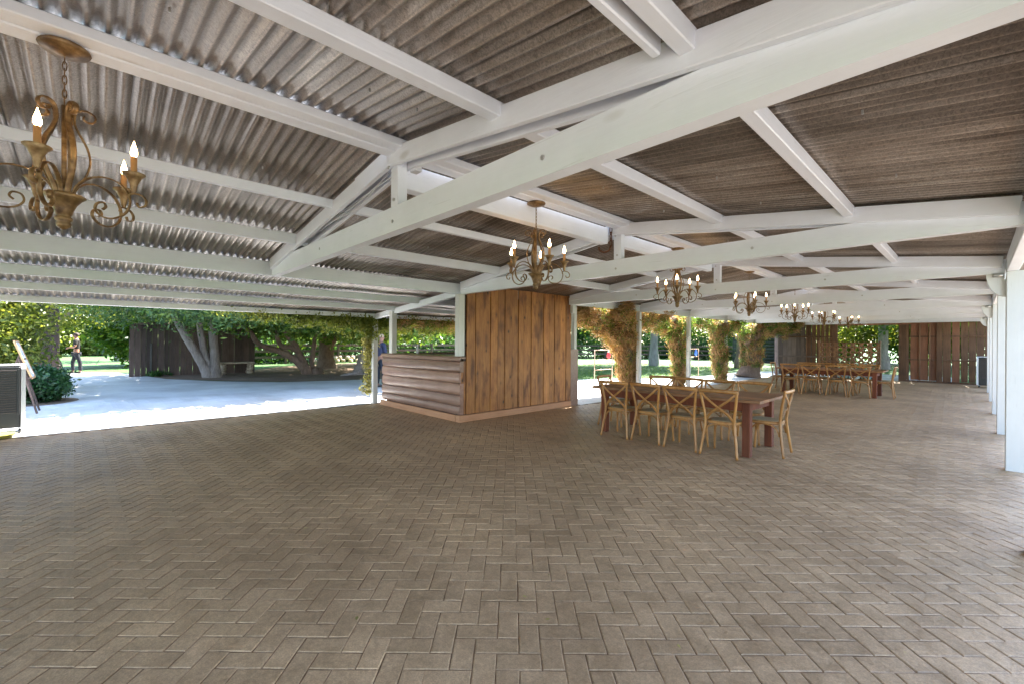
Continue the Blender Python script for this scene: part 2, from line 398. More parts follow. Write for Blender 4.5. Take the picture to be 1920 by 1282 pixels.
pv2 = struct(sheet('pavement', [(-10.06, -8), (-27.3, -8), (-27.5, -1.3), (-27.6, -.3), (-27.2, .5), (-25.8, 1.0), (-21.5, 1.9), (-19.2, 3.2), (-17.4, 4.8), (-16.7, 6.8), (-16.2, 9.5), (-15.2, 12.5), (-13.0, 13.6), (-11.2, 13.9), (-10.7, 15.6), (-9.6, 16.6), (-8.8, 18.6), (-8.6, 21.0), (-8.6, 24.6), (-6.9, 28.9), (-.5, 29.0), (-.5, 24.30), (-6.56, 24.30), (-6.56, 8.5), (-10.06, 8.5)], -.002, CONC))
struct(sheet('bounce_terrace', [(1.6, -32), (13, -32), (13, 30), (1.6, 30)], -.004, BOUNCE_CONC))  # unseen paving added right of frame to bounce neutral light under the roof
struct(sheet('bounce_yard', [(-10.06, -32), (1.6, -32), (1.6, -9), (-10.06, -9)], -.004, BOUNCE_CONC))  # unseen paving added behind the camera, also for bounce light
# ------------------------------------------------------------------ floor of stamped bricks
floor = struct(sheet('floor', [(-10.06, -9), (1.6, -9), (1.6, 24.30), (-6.56, 24.30), (-6.56, 8.5), (-10.06, 8.5)], -.006, MORTAR))
CW = .1075; U0, V0 = .150, 2.008
def brickproto(L, W, hgt=.0038, c=.0055, g=.0016):
    hx, hy = L / 2 - g, W / 2 - g
    o = [(-1, -1), (0, -1), (1, -1), (1, 0), (1, 1), (0, 1), (-1, 1), (-1, 0)]
    v = [(a * hx, b * hy, 0) for a, b in o] + [(a * (hx - c), b * (hy - c), hgt) for a, b in o]
    f = [(k, (k + 1) % 8, 8 + (k + 1) % 8, 8 + k) for k in range(8)] + [(8, 9, 14, 15), (9, 10, 11, 14), (11, 12, 13, 14)]
    return np.array(v), np.array(f)
def bjit(n):
    j = RNG.normal(0, .0013, (n, 8, 2)); return np.concatenate([j, j + RNG.normal(0, .0006, (n, 8, 2))], 1)
bv, bf = brickproto(2 * CW, CW)
cells = []
cR = np.array([R2.x, R2.y]); cF = np.array([F2.x, F2.y])
I, J = np.meshgrid(np.arange(-130, 220), np.arange(-90, 260), indexing='ij')
S_ = (I + J) % 4
for val_, hor in ((2, True), (0, False)):
    sel = S_ == val_
    i = I[sel]; j = J[sel]
    u = U0 + (i + (1.0 if hor else .5)) * CW; v_ = V0 + (j + (.5 if hor else 1.0)) * CW
    P = u[:, None] * cR + v_[:, None] * cF
    cells.append(np.column_stack([P, np.full(len(P), YAW if hor else YAW + PI / 2), u, v_]))
cells = np.vstack(cells)
x, y = cells[:, 0], cells[:, 1]
inside = (x > -9.97) & (x < 1.5) & (y > -2.5) & (y < 24.15) & ((x > -6.48) | (y < 8.4))
outer = (x <= -10.13) & (x > -14.5) & (y > -3) & (y < 10) 
def tovis(c):
    d = c[:, 4]; ok = d > 1.2; lat = np.abs(c[:, 3]) / np.maximum(d, .01); return ok & (lat < 1.35)
B = cells[inside]; B = B[tovis(B)]
d = B[:, 4]; ssx = np.abs(B[:, 3]) / d; infr = (ssx < 1.15) & (d > 1.95)
order = np.argsort(np.where(infr, d, 1e9)); near, far = order[:300], order[300:]
bmes = []
for q in range(10):
    vv = bv.copy(); vv[:, :2] += bjit(1)[0]
    bme = bpy.data.meshes.new('brick'); bme.from_pydata([tuple(p) for p in vv], [], [tuple(f) for f in bf.tolist()]); bme.materials.append(BRICK); bmes.append(bme)
for k in near:
    ob = bpy.data.objects.new('brick', bmes[random.randrange(10)]); COL.objects.link(ob); ob.parent = floor
    ob.location = (B[k, 0] + random.gauss(0, .0006), B[k, 1] + random.gauss(0, .0006), -.006 + random.gauss(0, .0006)); ob.rotation_euler = (random.gauss(0, .002), random.gauss(0, .002), B[k, 2] + random.gauss(0, .003))
def brickfield(name, D, mat, z, parent):
    n = len(D); a = D[:, 2] + RNG.normal(0, .003, n); ca, sa = np.cos(a)[:, None], np.sin(a)[:, None]
    J_ = bjit(n); bx_ = bv[None, :, 0] + J_[:, :, 0]; by_ = bv[None, :, 1] + J_[:, :, 1]
    X = bx_ * ca - by_ * sa + D[:, 0:1] + RNG.normal(0, .0006, (n, 1))
    Y = bx_ * sa + by_ * ca + D[:, 1:2] + RNG.normal(0, .0006, (n, 1))
    tx, ty = RNG.normal(0, .0015, (n, 1)), RNG.normal(0, .0015, (n, 1))
    Z = bv[None, :, 2] + z + RNG.normal(0, .0006, (n, 1)) + bv[None, :, 0] * tx + bv[None, :, 1] * ty
    V = np.stack([X, Y, Z], 2).reshape(-1, 3); Q = (bf[None] + (np.arange(n) * 16)[:, None, None]).reshape(-1, 4)
    return stuff(nmesh(name, V, Q, mat, parent))
brickfield('brick_field', B[far], BRICK, -.006, floor)
Oc = cells[outer]; Oc = Oc[tovis(Oc)]
brickfield('paver_field', Oc, BRICKOUT, -.0035, pv2)

# ------------------------------------------------------------------ pavilion
SY = 3.148; TY = [1.74 + SY * i for i in range(-2, 8)]        # truss planes
XR, XL, XM, XO = .25, -6.6, -3.17, -10.0
def zroof(X):
    if X < XL: return 3.39 - .122 * abs(X)
    return 3.05 - .135 * abs(X + 3.17)
pav = thing('pavilion', 'long open pavilion with white beams and a corrugated roof over the brick floor', 'pavilion', (0, 0, 0))
YB, YE = -5.2, 24.25
# roof sheets
def corr(x0, x1, wdt, pitch=.0762, amp=.013, per=6):
    nY = int(round(wdt / pitch * per)) + 1; nX = 5
    V = []; Fq = []
    for i in range(nX):
        X = x0 + (x1 - x0) * i / (nX - 1)
        for j in range(nY):
            Y = wdt * j / (nY - 1); V.append((X - (x0 + x1) / 2, Y, amp * math.cos(2 * PI * Y / pitch)))
    for i in range(nX - 1):
        for j in range(nY - 1):
            a = i * nY + j; Fq.append((a, a + 1, a + nY + 1, a + nY))
    return V, Fq
WSH = .6096
slopes = [(XM + .04, .75, YB, YE), (XM - .04, XL - .12, YB, YE), (XL - .0, XO - .36, YB, 8.75)]
for (xa, xb, ya, yb) in slopes:
    L = math.hypot(xb - xa, zroof(xb) - zroof(xa)); xm = (xa + xb) / 2
    V, Fq = corr(-L / 2, L / 2, WSH + .0254)
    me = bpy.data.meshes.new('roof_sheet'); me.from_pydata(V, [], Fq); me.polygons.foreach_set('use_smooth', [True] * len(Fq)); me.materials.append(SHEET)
    ang = math.atan2(zroof(xb) - zroof(xa), xb - xa) if xb > xa else math.atan2(zroof(xa) - zroof(xb), xa - xb)
    y = ya + ((.14 - ya) % WSH); k = 0
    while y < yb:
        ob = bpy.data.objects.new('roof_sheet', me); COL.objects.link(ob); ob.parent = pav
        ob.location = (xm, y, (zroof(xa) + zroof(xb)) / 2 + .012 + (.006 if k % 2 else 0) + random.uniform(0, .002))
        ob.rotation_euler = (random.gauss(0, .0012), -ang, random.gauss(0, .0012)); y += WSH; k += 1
# ridge beam (two boards), purlins, plates, eave beam
def longi(name, x0, x1, z0, z1, ya=YB, yb=YE, mat=WHITEY):
    """beam in lengths between butt joints"""
    return bx(x0, x1, ya, yb, z0, z1, b=.006).obj(name, mat, pav)
longi('ridge_beam', -3.20, -3.082, 2.955, 3.035); longi('ridge_beam', -3.080, -2.97, 2.962, 3.022)
def lap(name, x, wd, hh, lens):
    """purlin made of lapped lengths"""
    y = YB; k = 0
    for L in lens:
        y2 = min(y + L, YE)
        o = .0 if k % 2 == 0 else .004
        zt = zroof(x) - .012
        bx(x - wd / 2 - o, x + wd / 2 + o, y, y2 - .003, zt - hh - o, zt, b=.005).obj(name, WHITEY, pav)
        y = y2; k += 1
        if y >= YE: break
ll = [6.94 - 1.74 - .05, SY + 1.79] + [SY * 2] * 6
ll = [6.9] + [SY * 2] * 6
lap('purlin', -4.345, .05, .085, ll); lap('purlin', -5.43, .055, .12, ll)
lap('purlin', -1.905, .09, .085, ll); lap('purlin', -.775, .065, .09, ll)
longi('purlin', -.90, -.862, 2.64, 2.728, YB, 1.62)
lap('purlin', -7.97, .05, .135, [7, 6.9]) if False else None
longi('wall_plate', XL - .10, XL, 2.383, 2.572)
longi('wall_plate', .252, .352, 2.383, 2.576)
longi('purlin', -8.02, -7.965, 2.28, 2.405, YB, 8.6); longi('purlin', -9.05, -8.995, 2.182, 2.282, YB, 8.6)
longi('eave_beam', -10.08, -10.0, 2.062, 2.158, YB, 8.6)
# hanging beam under the ridge between the first two trusses
longi('hanging_beam', -3.35, -3.24, 2.76, 2.965, 1.80, 4.74)
longi('hanging_beam', -3.33, -3.24, 2.78, 2.955, 5.0, 7.96)
# trusses
for i, Y in enumerate(TY):
    if Y > 23.5: Y = 23.9
    tr = bpy.data.objects.new('truss', None); COL.objects.link(tr); tr.parent = pav; tr.location = (0, Y, 0)
    z0 = 2.37; zt = 2.565
    xl = XL + .07; xr = XR
    # bottom chord, clipped under the roof at its ends
    v = []; th = .045
    pr = [(xl, z0), (xr, z0), (xr, zt - .03), (xr - .35, zt), (xl + .35, zt), (xl, zt - .03)]
    for yy in (-th, th):
        for (X, Z) in pr: v.append((X, yy, Z))
    n = len(pr); f = [tuple(range(n)), tuple(reversed(range(n, 2 * n)))] + [(k, k + n, (k + 1) % n + n, (k + 1) % n) for k in range(n)]
    MB().add(v, f).obj('bottom_chord', WHITE, tr)
    # king post
    kp = bx(XM - .055, XM + .055, -.043, .043, zt + .001, 2.93, b=.005).obj('king_post', WHITE, tr)
    # doubled rafters
    for side in (-1, 1):
        xe = xl + .05 if side < 0 else xr - .03
        for yy in (-.066, .066):
            h_ = .135
            vs, fs = beam((XM + side * .002, yy, zroof(XM) - .035 - h_ / 2), (xe, yy, zroof(xe) - .02 - h_ / 2), .04, h_, .004)
            MB().add(vs, fs).obj('rafter', WHITE, tr)
    if i in (3,):
        pass
    # gusset board by the peak, on the near face
    vs, fs = beam((XM - .03, -.0885, 2.955), (XM - .62, -.0885, zroof(XM - .62) - .09), .003, .13, .001)
    MB().add(vs, fs).obj('gusset', WHITE, tr)
    # conduit wires between the doubled rafters
    if i in (2, 3):
        for q in range(3):
            P = catmull([(XM - .12, random.uniform(-.03, .03), 2.86 + .02 * q), (XM - .8, random.uniform(-.03, .03), 2.80 - .02 * q), (XM - 1.5, random.uniform(-.03, .03), 2.70), (XM - 2.2, random.uniform(-.03, .03), 2.64)], 5)
            MB().add(*tube(P, .006, 5)).obj('cable', GREYPL, tr, True)
# outlet box on the first truss
bx(XM + .065, XM + .15, 1.80, 1.86, 2.84, 2.90).obj('outlet_box', GREYPL, pav)
# chain at the end of the hanging beam
def chain(x, y, z0, z1, r, parent, mat, name='chain', wob=0):
    mb = MB(); n = max(2, int((z0 - z1) / (r * 2.6)))
    for k in range(n):
        zc = z0 - (z0 - z1) * (k + .5) / n
        th = PI / 2 * (k % 2); P = []
        for j in range(9):
            a = 2 * PI * j / 8
            lx = math.cos(a) * r * .62; lz = math.sin(a) * (z0 - z1) / n * .72
            P.append((x + lx * math.cos(th) + wob * math.sin(k), y + lx * math.sin(th), zc + lz))
        mb.add(*tube(P, r * .2, 5))
    return mb.obj(name, mat, parent, True)
chain(-3.225, 4.78, 2.98, 2.74, .028, pav, RUST, 'rusty_chain'); 
P = catmull([(-3.225, 4.78, 2.74), (-3.24, 4.76, 2.68), (-3.30, 4.74, 2.66), (-3.37, 4.74, 2.70), (-3.38, 4.74, 2.74)], 5)
MB().add(*tube(P, .013, 6)).obj('rusty_chain', RUST, pav, True)
# posts
def post(x0, x1, y0, y1, z0, z1, mat=WHITE2): return bx(x0, x1, y0, y1, z0, z1, b=.006).obj('post', mat, pav)
for Y in TY[3:]:
    if Y > 23.5: continue
    if Y > 5: post(XR, XR + .155, Y - .11, Y + .075, -.006, 2.383)
    elif Y > 0: pass
post(XR, XR + .155, 4.89 - .11, 4.89 + .075, -.006, 2.383); post(XR, XR + .155, 1.74 - .11, 1.74 + .075, -.006, 2.383)
post(XL - .03, XL + .1, 4.80, 4.93, 1.235, 2.369)
for Y in TY[4:]:
    if Y > 23.5: continue
    if 8.5 < Y < 20: post(XL - .04, XL + .07, Y - .055, Y + .055, -.006, 2.369)
post(XL - .1, XL - .0, 8.28, 8.38, -.006, 2.369)
post(-10.12, -10.0, 4.83, 4.95, -.006, 2.06)
post(-9.16, -9.02, 4.80, 4.92, 1.235, 2.17)
# lean-to rafters
for Y in (4.89, 8.04):
    vs, fs = beam((XL - .1, Y, 2.40), (-10.12, Y, 2.075), .08, .12, .004); MB().add(vs, fs).obj('rafter', WHITE, pav)
# right lower side: quarter-circle brackets with a steel cap on every other post
for Y in (8.04, 14.33, 20.63):
    pr = [(XR - .001, 2.368), (XR - .165, 2.368)] + [(XR - .165 + .165 * (1 - math.cos(a)), 2.368 - .28 * math.sin(a)) for a in [PI / 2 * k / 8 for k in range(1, 9)]]
    n = len(pr); v = [(X, Y + yy, Z) for yy in (-.045, .045) for X, Z in pr]
    f = [tuple(range(n)), tuple(reversed(range(n, 2 * n)))] + [(k, k + n, (k + 1) % n + n, (k + 1) % n) for k in range(n)]
    br = MB().add(v, f).obj('bracket', WHITE2, pav)
    MB().add(*lathe([(.001, -.05), (.022, -.05), (.026, 0), (.022, .05), (.001, .05)], 10, (XR - .055, Y - .06, 2.345), 'x')).obj('steel_cap', STEEL, br, True)
br = bx(XL - .02, XL + .1, 8.10, 8.22, 2.18, 2.366).obj('bracket', WHITE2, pav)
MB().add(*tube(catmull([(.245, 7.91, 2.36), (.235, 7.9, 2.28), (.25, 7.92, 2.52), (.30, 7.92, 2.58)], 4), .006, 5)).obj('cable', GREYPL, pav, True)
# boxed end beam behind the last truss
# ------------------------------------------------------------------ chandeliers
def make_chandelier(label):
    root = thing('chandelier', label, 'chandelier', (0, 0, 0), 0, 'scrolled bronze chandeliers hung from the ridge')
    # local origin = ceiling point; total drop .9
    MB().add(*lathe([(.001, 0), (.088, 0), (.092, -.008), (.085, -.02), (.045, -.032), (.02, -.042), (.001, -.044)], 24)).obj('canopy', BRONZE, root, True)
    chain(0, 0, -.04, -.285, .012, root, BRONZE)
    MB().add(*lathe([(.001, -.285), (.01, -.29), (.009, -.70), (.001, -.705)], 8)).obj('stem', BRONZE, root, True)
    MB().add(*lathe([(.001, -.735), (.070, -.735), (.078, -.742), (.062, -.757), (.045, -.782), (.034, -.812), (.028, -.838), (.024, -.842), (.031, -.85), (.031, -.862), (.022, -.870), (.027, -.88), (.024, -.895), (.008, -.908), (.001, -.91)], 20)).obj('bowl', BRONZE, root, True)
    def scroll(c, r0, r1, a0, a1, n=14):
        return [(c[0] + (r0 + (r1 - r0) * k / n) * math.cos(a0 + (a1 - a0) * k / n), c[1] + (r0 + (r1 - r0) * k / n) * math.sin(a0 + (a1 - a0) * k / n)) for k in range(n + 1)]
    for k in range(5):
        th = 2 * PI * k / 5 + .35; cs, sn = math.cos(th), math.sin(th)
        tv = Vector((-sn, cs, 0))
        # upright band: from the bowl, bulging, up to an outward scroll
        pr = [(.03, -.735), (.045, -.69), (.075, -.62), (.088, -.55), (.078, -.48), (.052, -.42), (.034, -.37), (.036, -.33)] + scroll((.078, -.325), .042, .012, PI, -PI * 1.15)
        P = [(r * cs, r * sn, z) for r, z in pr]
        P = catmull(P[:8], 3)[:-1] + [Vector(p) for p in P[8:]]
        MB().add(*tube(P, .0035, 6, rb=.0125, up=None) if False else tube(P, .0125, 8, rb=.0045, up=tuple(tv))).obj('scroll_band', BRONZE, root, True)
        # arm : leaves the bowl, rises over, sweeps round and down into an inner scroll
        th2 = th + PI / 5; cs, sn = math.cos(th2), math.sin(th2); tv = Vector((-sn, cs, 0))
        pr = [(.03, -.735), (.05, -.69), (.095, -.648), (.155, -.635), (.215, -.655), (.255, -.70), (.268, -.755), (.248, -.81), (.20, -.84), (.152, -.832), (.125, -.80), (.132, -.768), (.158, -.762), (.168, -.782), (.155, -.797)]
        P = catmull([(r * cs, r * sn, z) for r, z in pr], 4)
        arm = MB().add(*tube(P, .0095, 8, rb=.0045, up=tuple(tv))).obj('arm', BRONZE, root, True)
        pr = [(.262, -.735), (.266, -.715), (.285, -.708), (.315, -.715), (.335, -.74), (.33, -.768), (.305, -.775), (.297, -.755)]
        P = catmull([(r * cs, r * sn, z) for r, z in pr], 4)
        MB().add(*tube(P, .0085, 7, rb=.0045, up=tuple(tv))).obj('curl', BRONZE, arm, True)
        c = (.282 * cs, .282 * sn, -.05)
        MB().add(*lathe([(.006, -.66), (.012, -.64), (.016, -.61), (.03, -.575), (.046, -.558), (.044, -.554), (.001, -.56)], 14, c)).obj('candle_cup', BRONZE, arm, True)
        MB().add(*lathe([(.0125, -.56), (.0125, -.47), (.001, -.47)], 10, c)).obj('candle_sleeve', CANDLE, arm, True)
        MB().add(*lathe([(.008, -.47), (.0135, -.455), (.014, -.443), (.009, -.42), (.0035, -.40), (.001, -.388)], 10, c)).obj('bulb', BULB, arm, True)
    return root
ch0 = make_chandelier('lit bronze chandelier hung nearest, in front of the first truss at far left')
labs = ['lit bronze chandelier hung nearest, in front of the first truss at far left',
        'lit bronze chandelier in front of the knotty board wall of the bar',
        'lit bronze chandelier third from the camera, above the near dining table end',
        'lit bronze chandelier fourth from the camera, above the thick ivy tree trunk',
        'small lit bronze chandelier fifth in line, above the left end of the far table',
        'tiny bronze chandelier sixth in line, in front of the barn wall left of the opening',
        'tiniest farthest bronze chandelier over the barn wall opening']
for k, Y in enumerate([-.13, 3.33, 6.50, 9.62, 12.9, 16.05, 19.7]):
    c = ch0 if k == 0 else copy_tree(ch0)
    c.location = (-3.17 if k else -3.13, Y, 2.954); c.scale = (1.07, 1.07, 1); c['label'] = labs[k]; c.rotation_euler = (0, 0, [1.02 - .35 - PI / 5, .9 - .35 - PI / 5, .4, 1.9, .2, 1.0, .5][k])

# ------------------------------------------------------------------ bar
bar = thing('bar', 'wooden bar hut with a log counter and tall knotty board wall', 'bar', (0, 0, 0))
ys = [5.04, 5.25, 5.43, 5.63, 5.82, 6.01, 6.2, 6.4, 6.56, 6.78, 6.98, 7.18, 7.36, 7.54, 7.74, 7.95, 8.13]
for k in range(16):
    pz = (.0, .012, -.006, .008)[k % 4] + random.uniform(-.003, .003)
    bx(-6.615, -6.585 + pz, ys[k] + .0045, ys[k + 1] - .0045, .14, 2.578 + random.uniform(-.006, .004), b=.003).obj('wall_board', BARWOOD, bar)
bx(-6.64, -6.6, 4.93, 5.036, .14, 1.135, b=.004).obj('corner_board', BARWOOD, bar)
bx(-6.70, -6.59, 8.14, 8.42, 0, 1.34, b=.005).obj('corner_board', LOGWOOD, bar)
bx(-6.69, -6.566, 4.872, 8.14, 0, .13, b=.006).obj('base_trim', BARBASE, bar)
bx(-9.72, -6.70, 4.872, 4.91, 0, .13, b=.006).obj('base_trim', BARBASE, bar)
bx(-6.66, -6.62, 4.99, 8.14, .02, 2.40, b=.002).obj('backing_panel', DARKB, bar)
bx(-9.60, -6.66, 4.985, 5.02, .02, 1.14, b=.002).obj('backing_panel', DARKB, bar)
bx(-9.64, -9.60, 5.02, 8.3, .02, 1.14, b=.002).obj('backing_panel', DARKB, bar)
bx(-9.60, -6.66, 8.26, 8.3, .02, 1.14, b=.002).obj('backing_panel', DARKB, bar)
# log siding, each a bulged half round
rows = [(.135, .30), (.30, .50), (.50, .72), (.72, .93), (.93, 1.135)]
for z0, z1 in rows:
    n = 8; x0, x1 = -9.66 + random.uniform(-.015, .015), -6.60 + random.uniform(-.006, .006); V = []; nx = 13
    for i in range(nx):
        X = x0 + (x1 - x0) * i / (nx - 1); wv = math.sin(i * 1.7 + z0 * 9) * .003
        for k in range(n + 1):
            a = PI * k / n; V.append((X, 4.955 - (.030 + .036 * math.sin(a) ** .7) - wv, (z0 + z1) / 2 - (z1 - z0) / 2 * math.cos(a) * .995))
        V.append((X, 4.982, z1 - .002)); V.append((X, 4.982, z0 + .002))
    m_ = n + 3; Fq = [(i * m_ + k, (i + 1) * m_ + k, (i + 1) * m_ + (k + 1) % m_, i * m_ + (k + 1) % m_) for i in range(nx - 1) for k in range(m_)]
    Fq += [tuple(range(m_)), tuple(reversed([(nx - 1) * m_ + k for k in range(m_)]))]
    MB().add(V, Fq).obj('log', LOGWOOD, bar)
bx(-9.70, -6.585, 4.875, 4.905, 1.14, 1.21, b=.005).obj('edge_board', LOGWOOD, bar)
ct = MB(); ct.add(*cbox(-9.74, -6.60, 4.906, 5.45, 1.18, 1.222, .006)).obj('counter_top', LOGWOOD, bar)
bx(-9.74, -9.25, 5.452, 8.34, 1.18, 1.225, b=.006).obj('counter_top', DARKB, bar)
# small things on the bar top seen through the gap
MB().add(*lathe([(.001, 0), (.035, 0), (.037, .10), (.02, .14), (.014, .2), (.014, .21), (.001, .21)], 12, (0, 0, 0))).obj('bottle', GREYPL, None, True)
o = bpy.data.objects['bottle']; tag(o, 'small white bottle standing on the bar counter by the inner post', 'bottle'); o.location = (-8.75, 5.3, 1.226)

# ------------------------------------------------------------------ barn end wall
ew = thing('barn_wall', 'brown board barn wall with an open doorway at the far end', 'wall', (0, 0, 0))
def wboards(xs, z0, z1, mat, y=24.25, gap=.006, skip=()):
    for a, b_ in zip(xs[:-1], xs[1:]):
        j = random.uniform(-.008, .008)
        bx(a + gap, b_ - gap, y + j, y + .028 + j, z0 + random.uniform(0, .015), z1, b=.002).obj('board', mat, ew)
def lin(a, b_, n): return [a + (b_ - a) * i / n for i in range(n + 1)]
wboards(lin(-6.64, -5.52, 6), .03, 2.56, BARNGREY, 24.25, .003)
wboards([-5.50, -5.28, -5.09, -4.92, -4.76, -4.60, -4.44, -4.27], .03, 2.56, BARN, 24.26, .012)
bx(-6.80, -6.66, 24.20, 24.30, 0, 2.50, b=.006).obj('door_post', plain('pinkish_post', (.30, .22, .21), .7), ew)
bx(-5.49, -5.44, 24.19, 24.235, .03, 2.5).obj('batten', BARN, ew); bx(-5.02, -4.94, 24.19, 24.235, .03, 2.5).obj('batten', BARN, ew)
for z in (.92, 1.83): bx(-6.64, -4.45, 24.19, 24.232, z - .035, z + .03).obj('rail', BARNGREY if z < 1 else BARN, ew)
bx(-4.45, -4.27, 24.16, 24.24, 0, 2.32, b=.006).obj('door_post', BARN, ew)
bx(-4.35, -1.22, 24.14, 24.23, 2.31, 2.50, b=.008).obj('lintel', BARNRED, ew)
bx(-6.8, .42, 24.30, 24.33, 2.50, 2.60).obj('top_board', BARN, ew)
bx(-2.20, -1.96, 24.15, 24.24, 0, 2.31, b=.006).obj('door_post', BARN, ew)
wboards([-1.94, -1.88], .03, 2.3, BARN); wboards([-1.86, -1.56, -1.27 - .02, -1.02], .07, 2.5, BARNRED, 24.25, .02)
for x in (-1.97, -1.585, -1.29): bx(x, x + .05, 24.17, 24.235, .07, 2.31).obj('batten', BARN, ew)
bx(-1.07, -.90, 24.16, 24.24, 0, 2.5).obj('door_post', BARN, ew)
wboards([-.90, -.66], .04, 2.52, BARN); wboards([-.64, -.42], .04, 2.53, BARNRED)
for z in (.90, 1.82):
    bx(-1.92, -1.07, 24.19, 24.233, z - .03, z + .03).obj('rail', BARN, ew); bx(-.90, .42, 24.19, 24.233, z - .025, z + .03).obj('rail', BARN, ew)
bx(-2.0, .42, 24.17, 24.236, 0, .06).obj('rail', BARN, ew)
xs = [-.40, -.19, .02, .23, .43]
for a, b_ in zip(xs[:-1], xs[1:]):     # boards that taper, leaving light gaps at foot and head
    g1, g2 = .02, .004
    v = []
    for yy in (24.25, 24.28):
        v += [(a + g1, yy, .07), (b_ - g1, yy, .07), (b_ - g2, yy, .95), (b_ - g2, yy, 2.2), (b_ - .012, yy, 2.53), (a + .012, yy, 2.53), (a + g2, yy, 2.2), (a + g2, yy, .95)]
    n = 8; f = [tuple(range(n)), tuple(reversed(range(n, 2 * n)))] + [(k, k + n, (k + 1) % n + n, (k + 1) % n) for k in range(n)]
    MB().add(v, f).obj('board', BARN, ew)

# ------------------------------------------------------------------ tables and chairs
def make_table(label, L=2.62, W=1.14):
    root = thing('dining_table', label, 'table', (0, 0, 0), 0, 'long red-brown farm tables')
    n = 6
    for k in range(n):
        w_ = W / n; y0 = -W / 2 + k * w_
        bx(-L / 2, L / 2, y0 + .002, y0 + w_ - .002, .725, .765 + random.uniform(-.0015, .0015), b=.004).obj('plank', TABLEW, root)
    for s in (-1, 1):
        bx(-L / 2 + .22, L / 2 - .22, s * (W / 2 - .10) - .015, s * (W / 2 - .10) + .015, .60, .724).obj('apron', TABLELEG, root)
        bx(s * (L / 2 - .19) - .015, s * (L / 2 - .19) + .015, -W / 2 + .16, W / 2 - .16, .60, .724).obj('apron', TABLELEG, root)
        for q in (-1, 1):
            bx(s * (L / 2 - .19) - .05, s * (L / 2 - .19) + .05, q * (W / 2 - .12) - .05, q * (W / 2 - .12) + .05, 0, .724, b=.006).obj('leg', TABLELEG, root)
    return root
def make_chair():
    root = thing('crossback_chair', 'x', 'chair', (0, 0, 0))
    for s in (-1, 1):
        P = catmull([(s * .238, -.25, 0), (s * .214, -.222, .2), (s * .186, -.198, .42), (s * .19, -.205, .55), (s * .212, -.228, .70), (s * .236, -.262, .862)], 4)
        MB().add(*tube(P, [.0165, .018, .018, .0165], 8)).obj('rear_leg', CHAIRW, root, True)
        P = catmull([(s * .215, .205, 0), (s * .205, .19, .22), (s * .19, .175, .432)], 4)
        MB().add(*tube(P, [.0145, .0175], 8)).obj('front_leg', CHAIRW, root, True)
        P = catmull([(s * -.222, -.262, .845), (s * -.13, -.272, .755), (s * .0, -.258 - s * .007, .655), (s * .115, -.225, .56), (s * .172, -.200, .475)], 4)
        MB().add(*tube(P, .0045, 8, rb=.017, up=(0, 1, .25))).obj('cross_slat', CHAIRW, root, True)
        P = catmull([(s * .196, -.19, .27), (s * .185, -.15, .37), (s * .18, -.06, .415), (s * .18, .05, .415), (s * .185, .13, .37), (s * .196, .17, .27)], 4)
        MB().add(*tube(P, .0095, 6)).obj('brace', CHAIRW, root, True)
        y = .178 * s - .012
        P = catmull([(-.196, y, .27), (-.16, y, .37), (-.07, y, .412), (.07, y, .412), (.16, y, .37), (.196, y, .27)], 4)
        MB().add(*tube(P, .0095, 6)).obj('brace', CHAIRW, root, True)
    P = catmull([(-.258, -.258, .868), (-.14, -.292, .872), (0, -.302, .875), (.14, -.292, .872), (.258, -.258, .868)], 4)
    MB().add(*tube(P, .026, 8, rb=.013, up=(0, 0, 1))).obj('top_rail', CHAIRW, root, True)
    # seat
    pr = []
    for k in range(28):
        a = 2 * PI * k / 28; c, s = math.cos(a), math.sin(a)
        q = .55; x_ = math.copysign(abs(c) ** q, c); y_ = math.copysign(abs(s) ** q, s)
        wd = .198 + .032 * (y_ + 1) / 2; pr.append((x_ * wd, y_ * .205 - .0))
    v = [(x, y, z) for z, k in ((.425, .97), (.433, 1), (.455, 1), (.462, .97)) for x, y in [(p[0] * k, p[1] * k) for p in pr]]
    n = 28; f = [(r * n + k, r * n + (k + 1) % n, (r + 1) * n + (k + 1) % n, (r + 1) * n + k) for r in range(3) for k in range(n)]
    f += [tuple(reversed(range(n))), tuple(range(3 * n, 4 * n))]
    st = MB().add(v, f).obj('seat', CHAIRW, root)
    v = [(p[0] * .8, p[1] * .8, z) for z in (.462, .466) for p in pr]
    f = [(k, (k + 1) % n, n + (k + 1) % n, n + k) for k in range(n)] + [tuple(range(n, 2 * n))]
    MB().add(v, f).obj('seat_panel', CHAIRSEAT, st)
    return root
tb1 = make_table('long red-brown farm table nearest the camera, in front of the ivy trees')
tb1.location = (-3.20, 6.72, 0)
tb2 = copy_tree(tb1); tb2['label'] = 'long red-brown farm table at the far end before the barn wall'; tb2.location = (-3.05, 16.2, 0)
c0 = make_chair()
pl = []
for k, (x, y, r) in enumerate([(-3.95, 6.245, .03), (-3.42, 6.25, -.03), (-2.87, 6.245, .02), (-2.35, 6.235, .05)]):
    pl.append((x, y, r, ['leftmost', 'second from left', 'third from left', 'rightmost'][k] + ' wooden cross-back chair on the camera side of the near table', 'chairs at the near table'))
for k, (x, r) in enumerate([(-3.98, .04), (-3.46, -.02), (-2.93, .03), (-2.41, 0)]):
    pl.append((x, 7.31, PI + r, ['leftmost', 'second from left', 'third from left', 'rightmost'][k] + ' wooden cross-back chair on the lawn side of the near table', 'chairs at the near table'))
pl.append((-4.53, 6.92, -PI / 2 + .08, 'wooden cross-back chair at the left end of the near table', 'chairs at the near table'))
pl.append((-1.98, 6.72, PI / 2 + .06, 'pale wooden cross-back chair at the right end of the near table', 'chairs at the near table'))
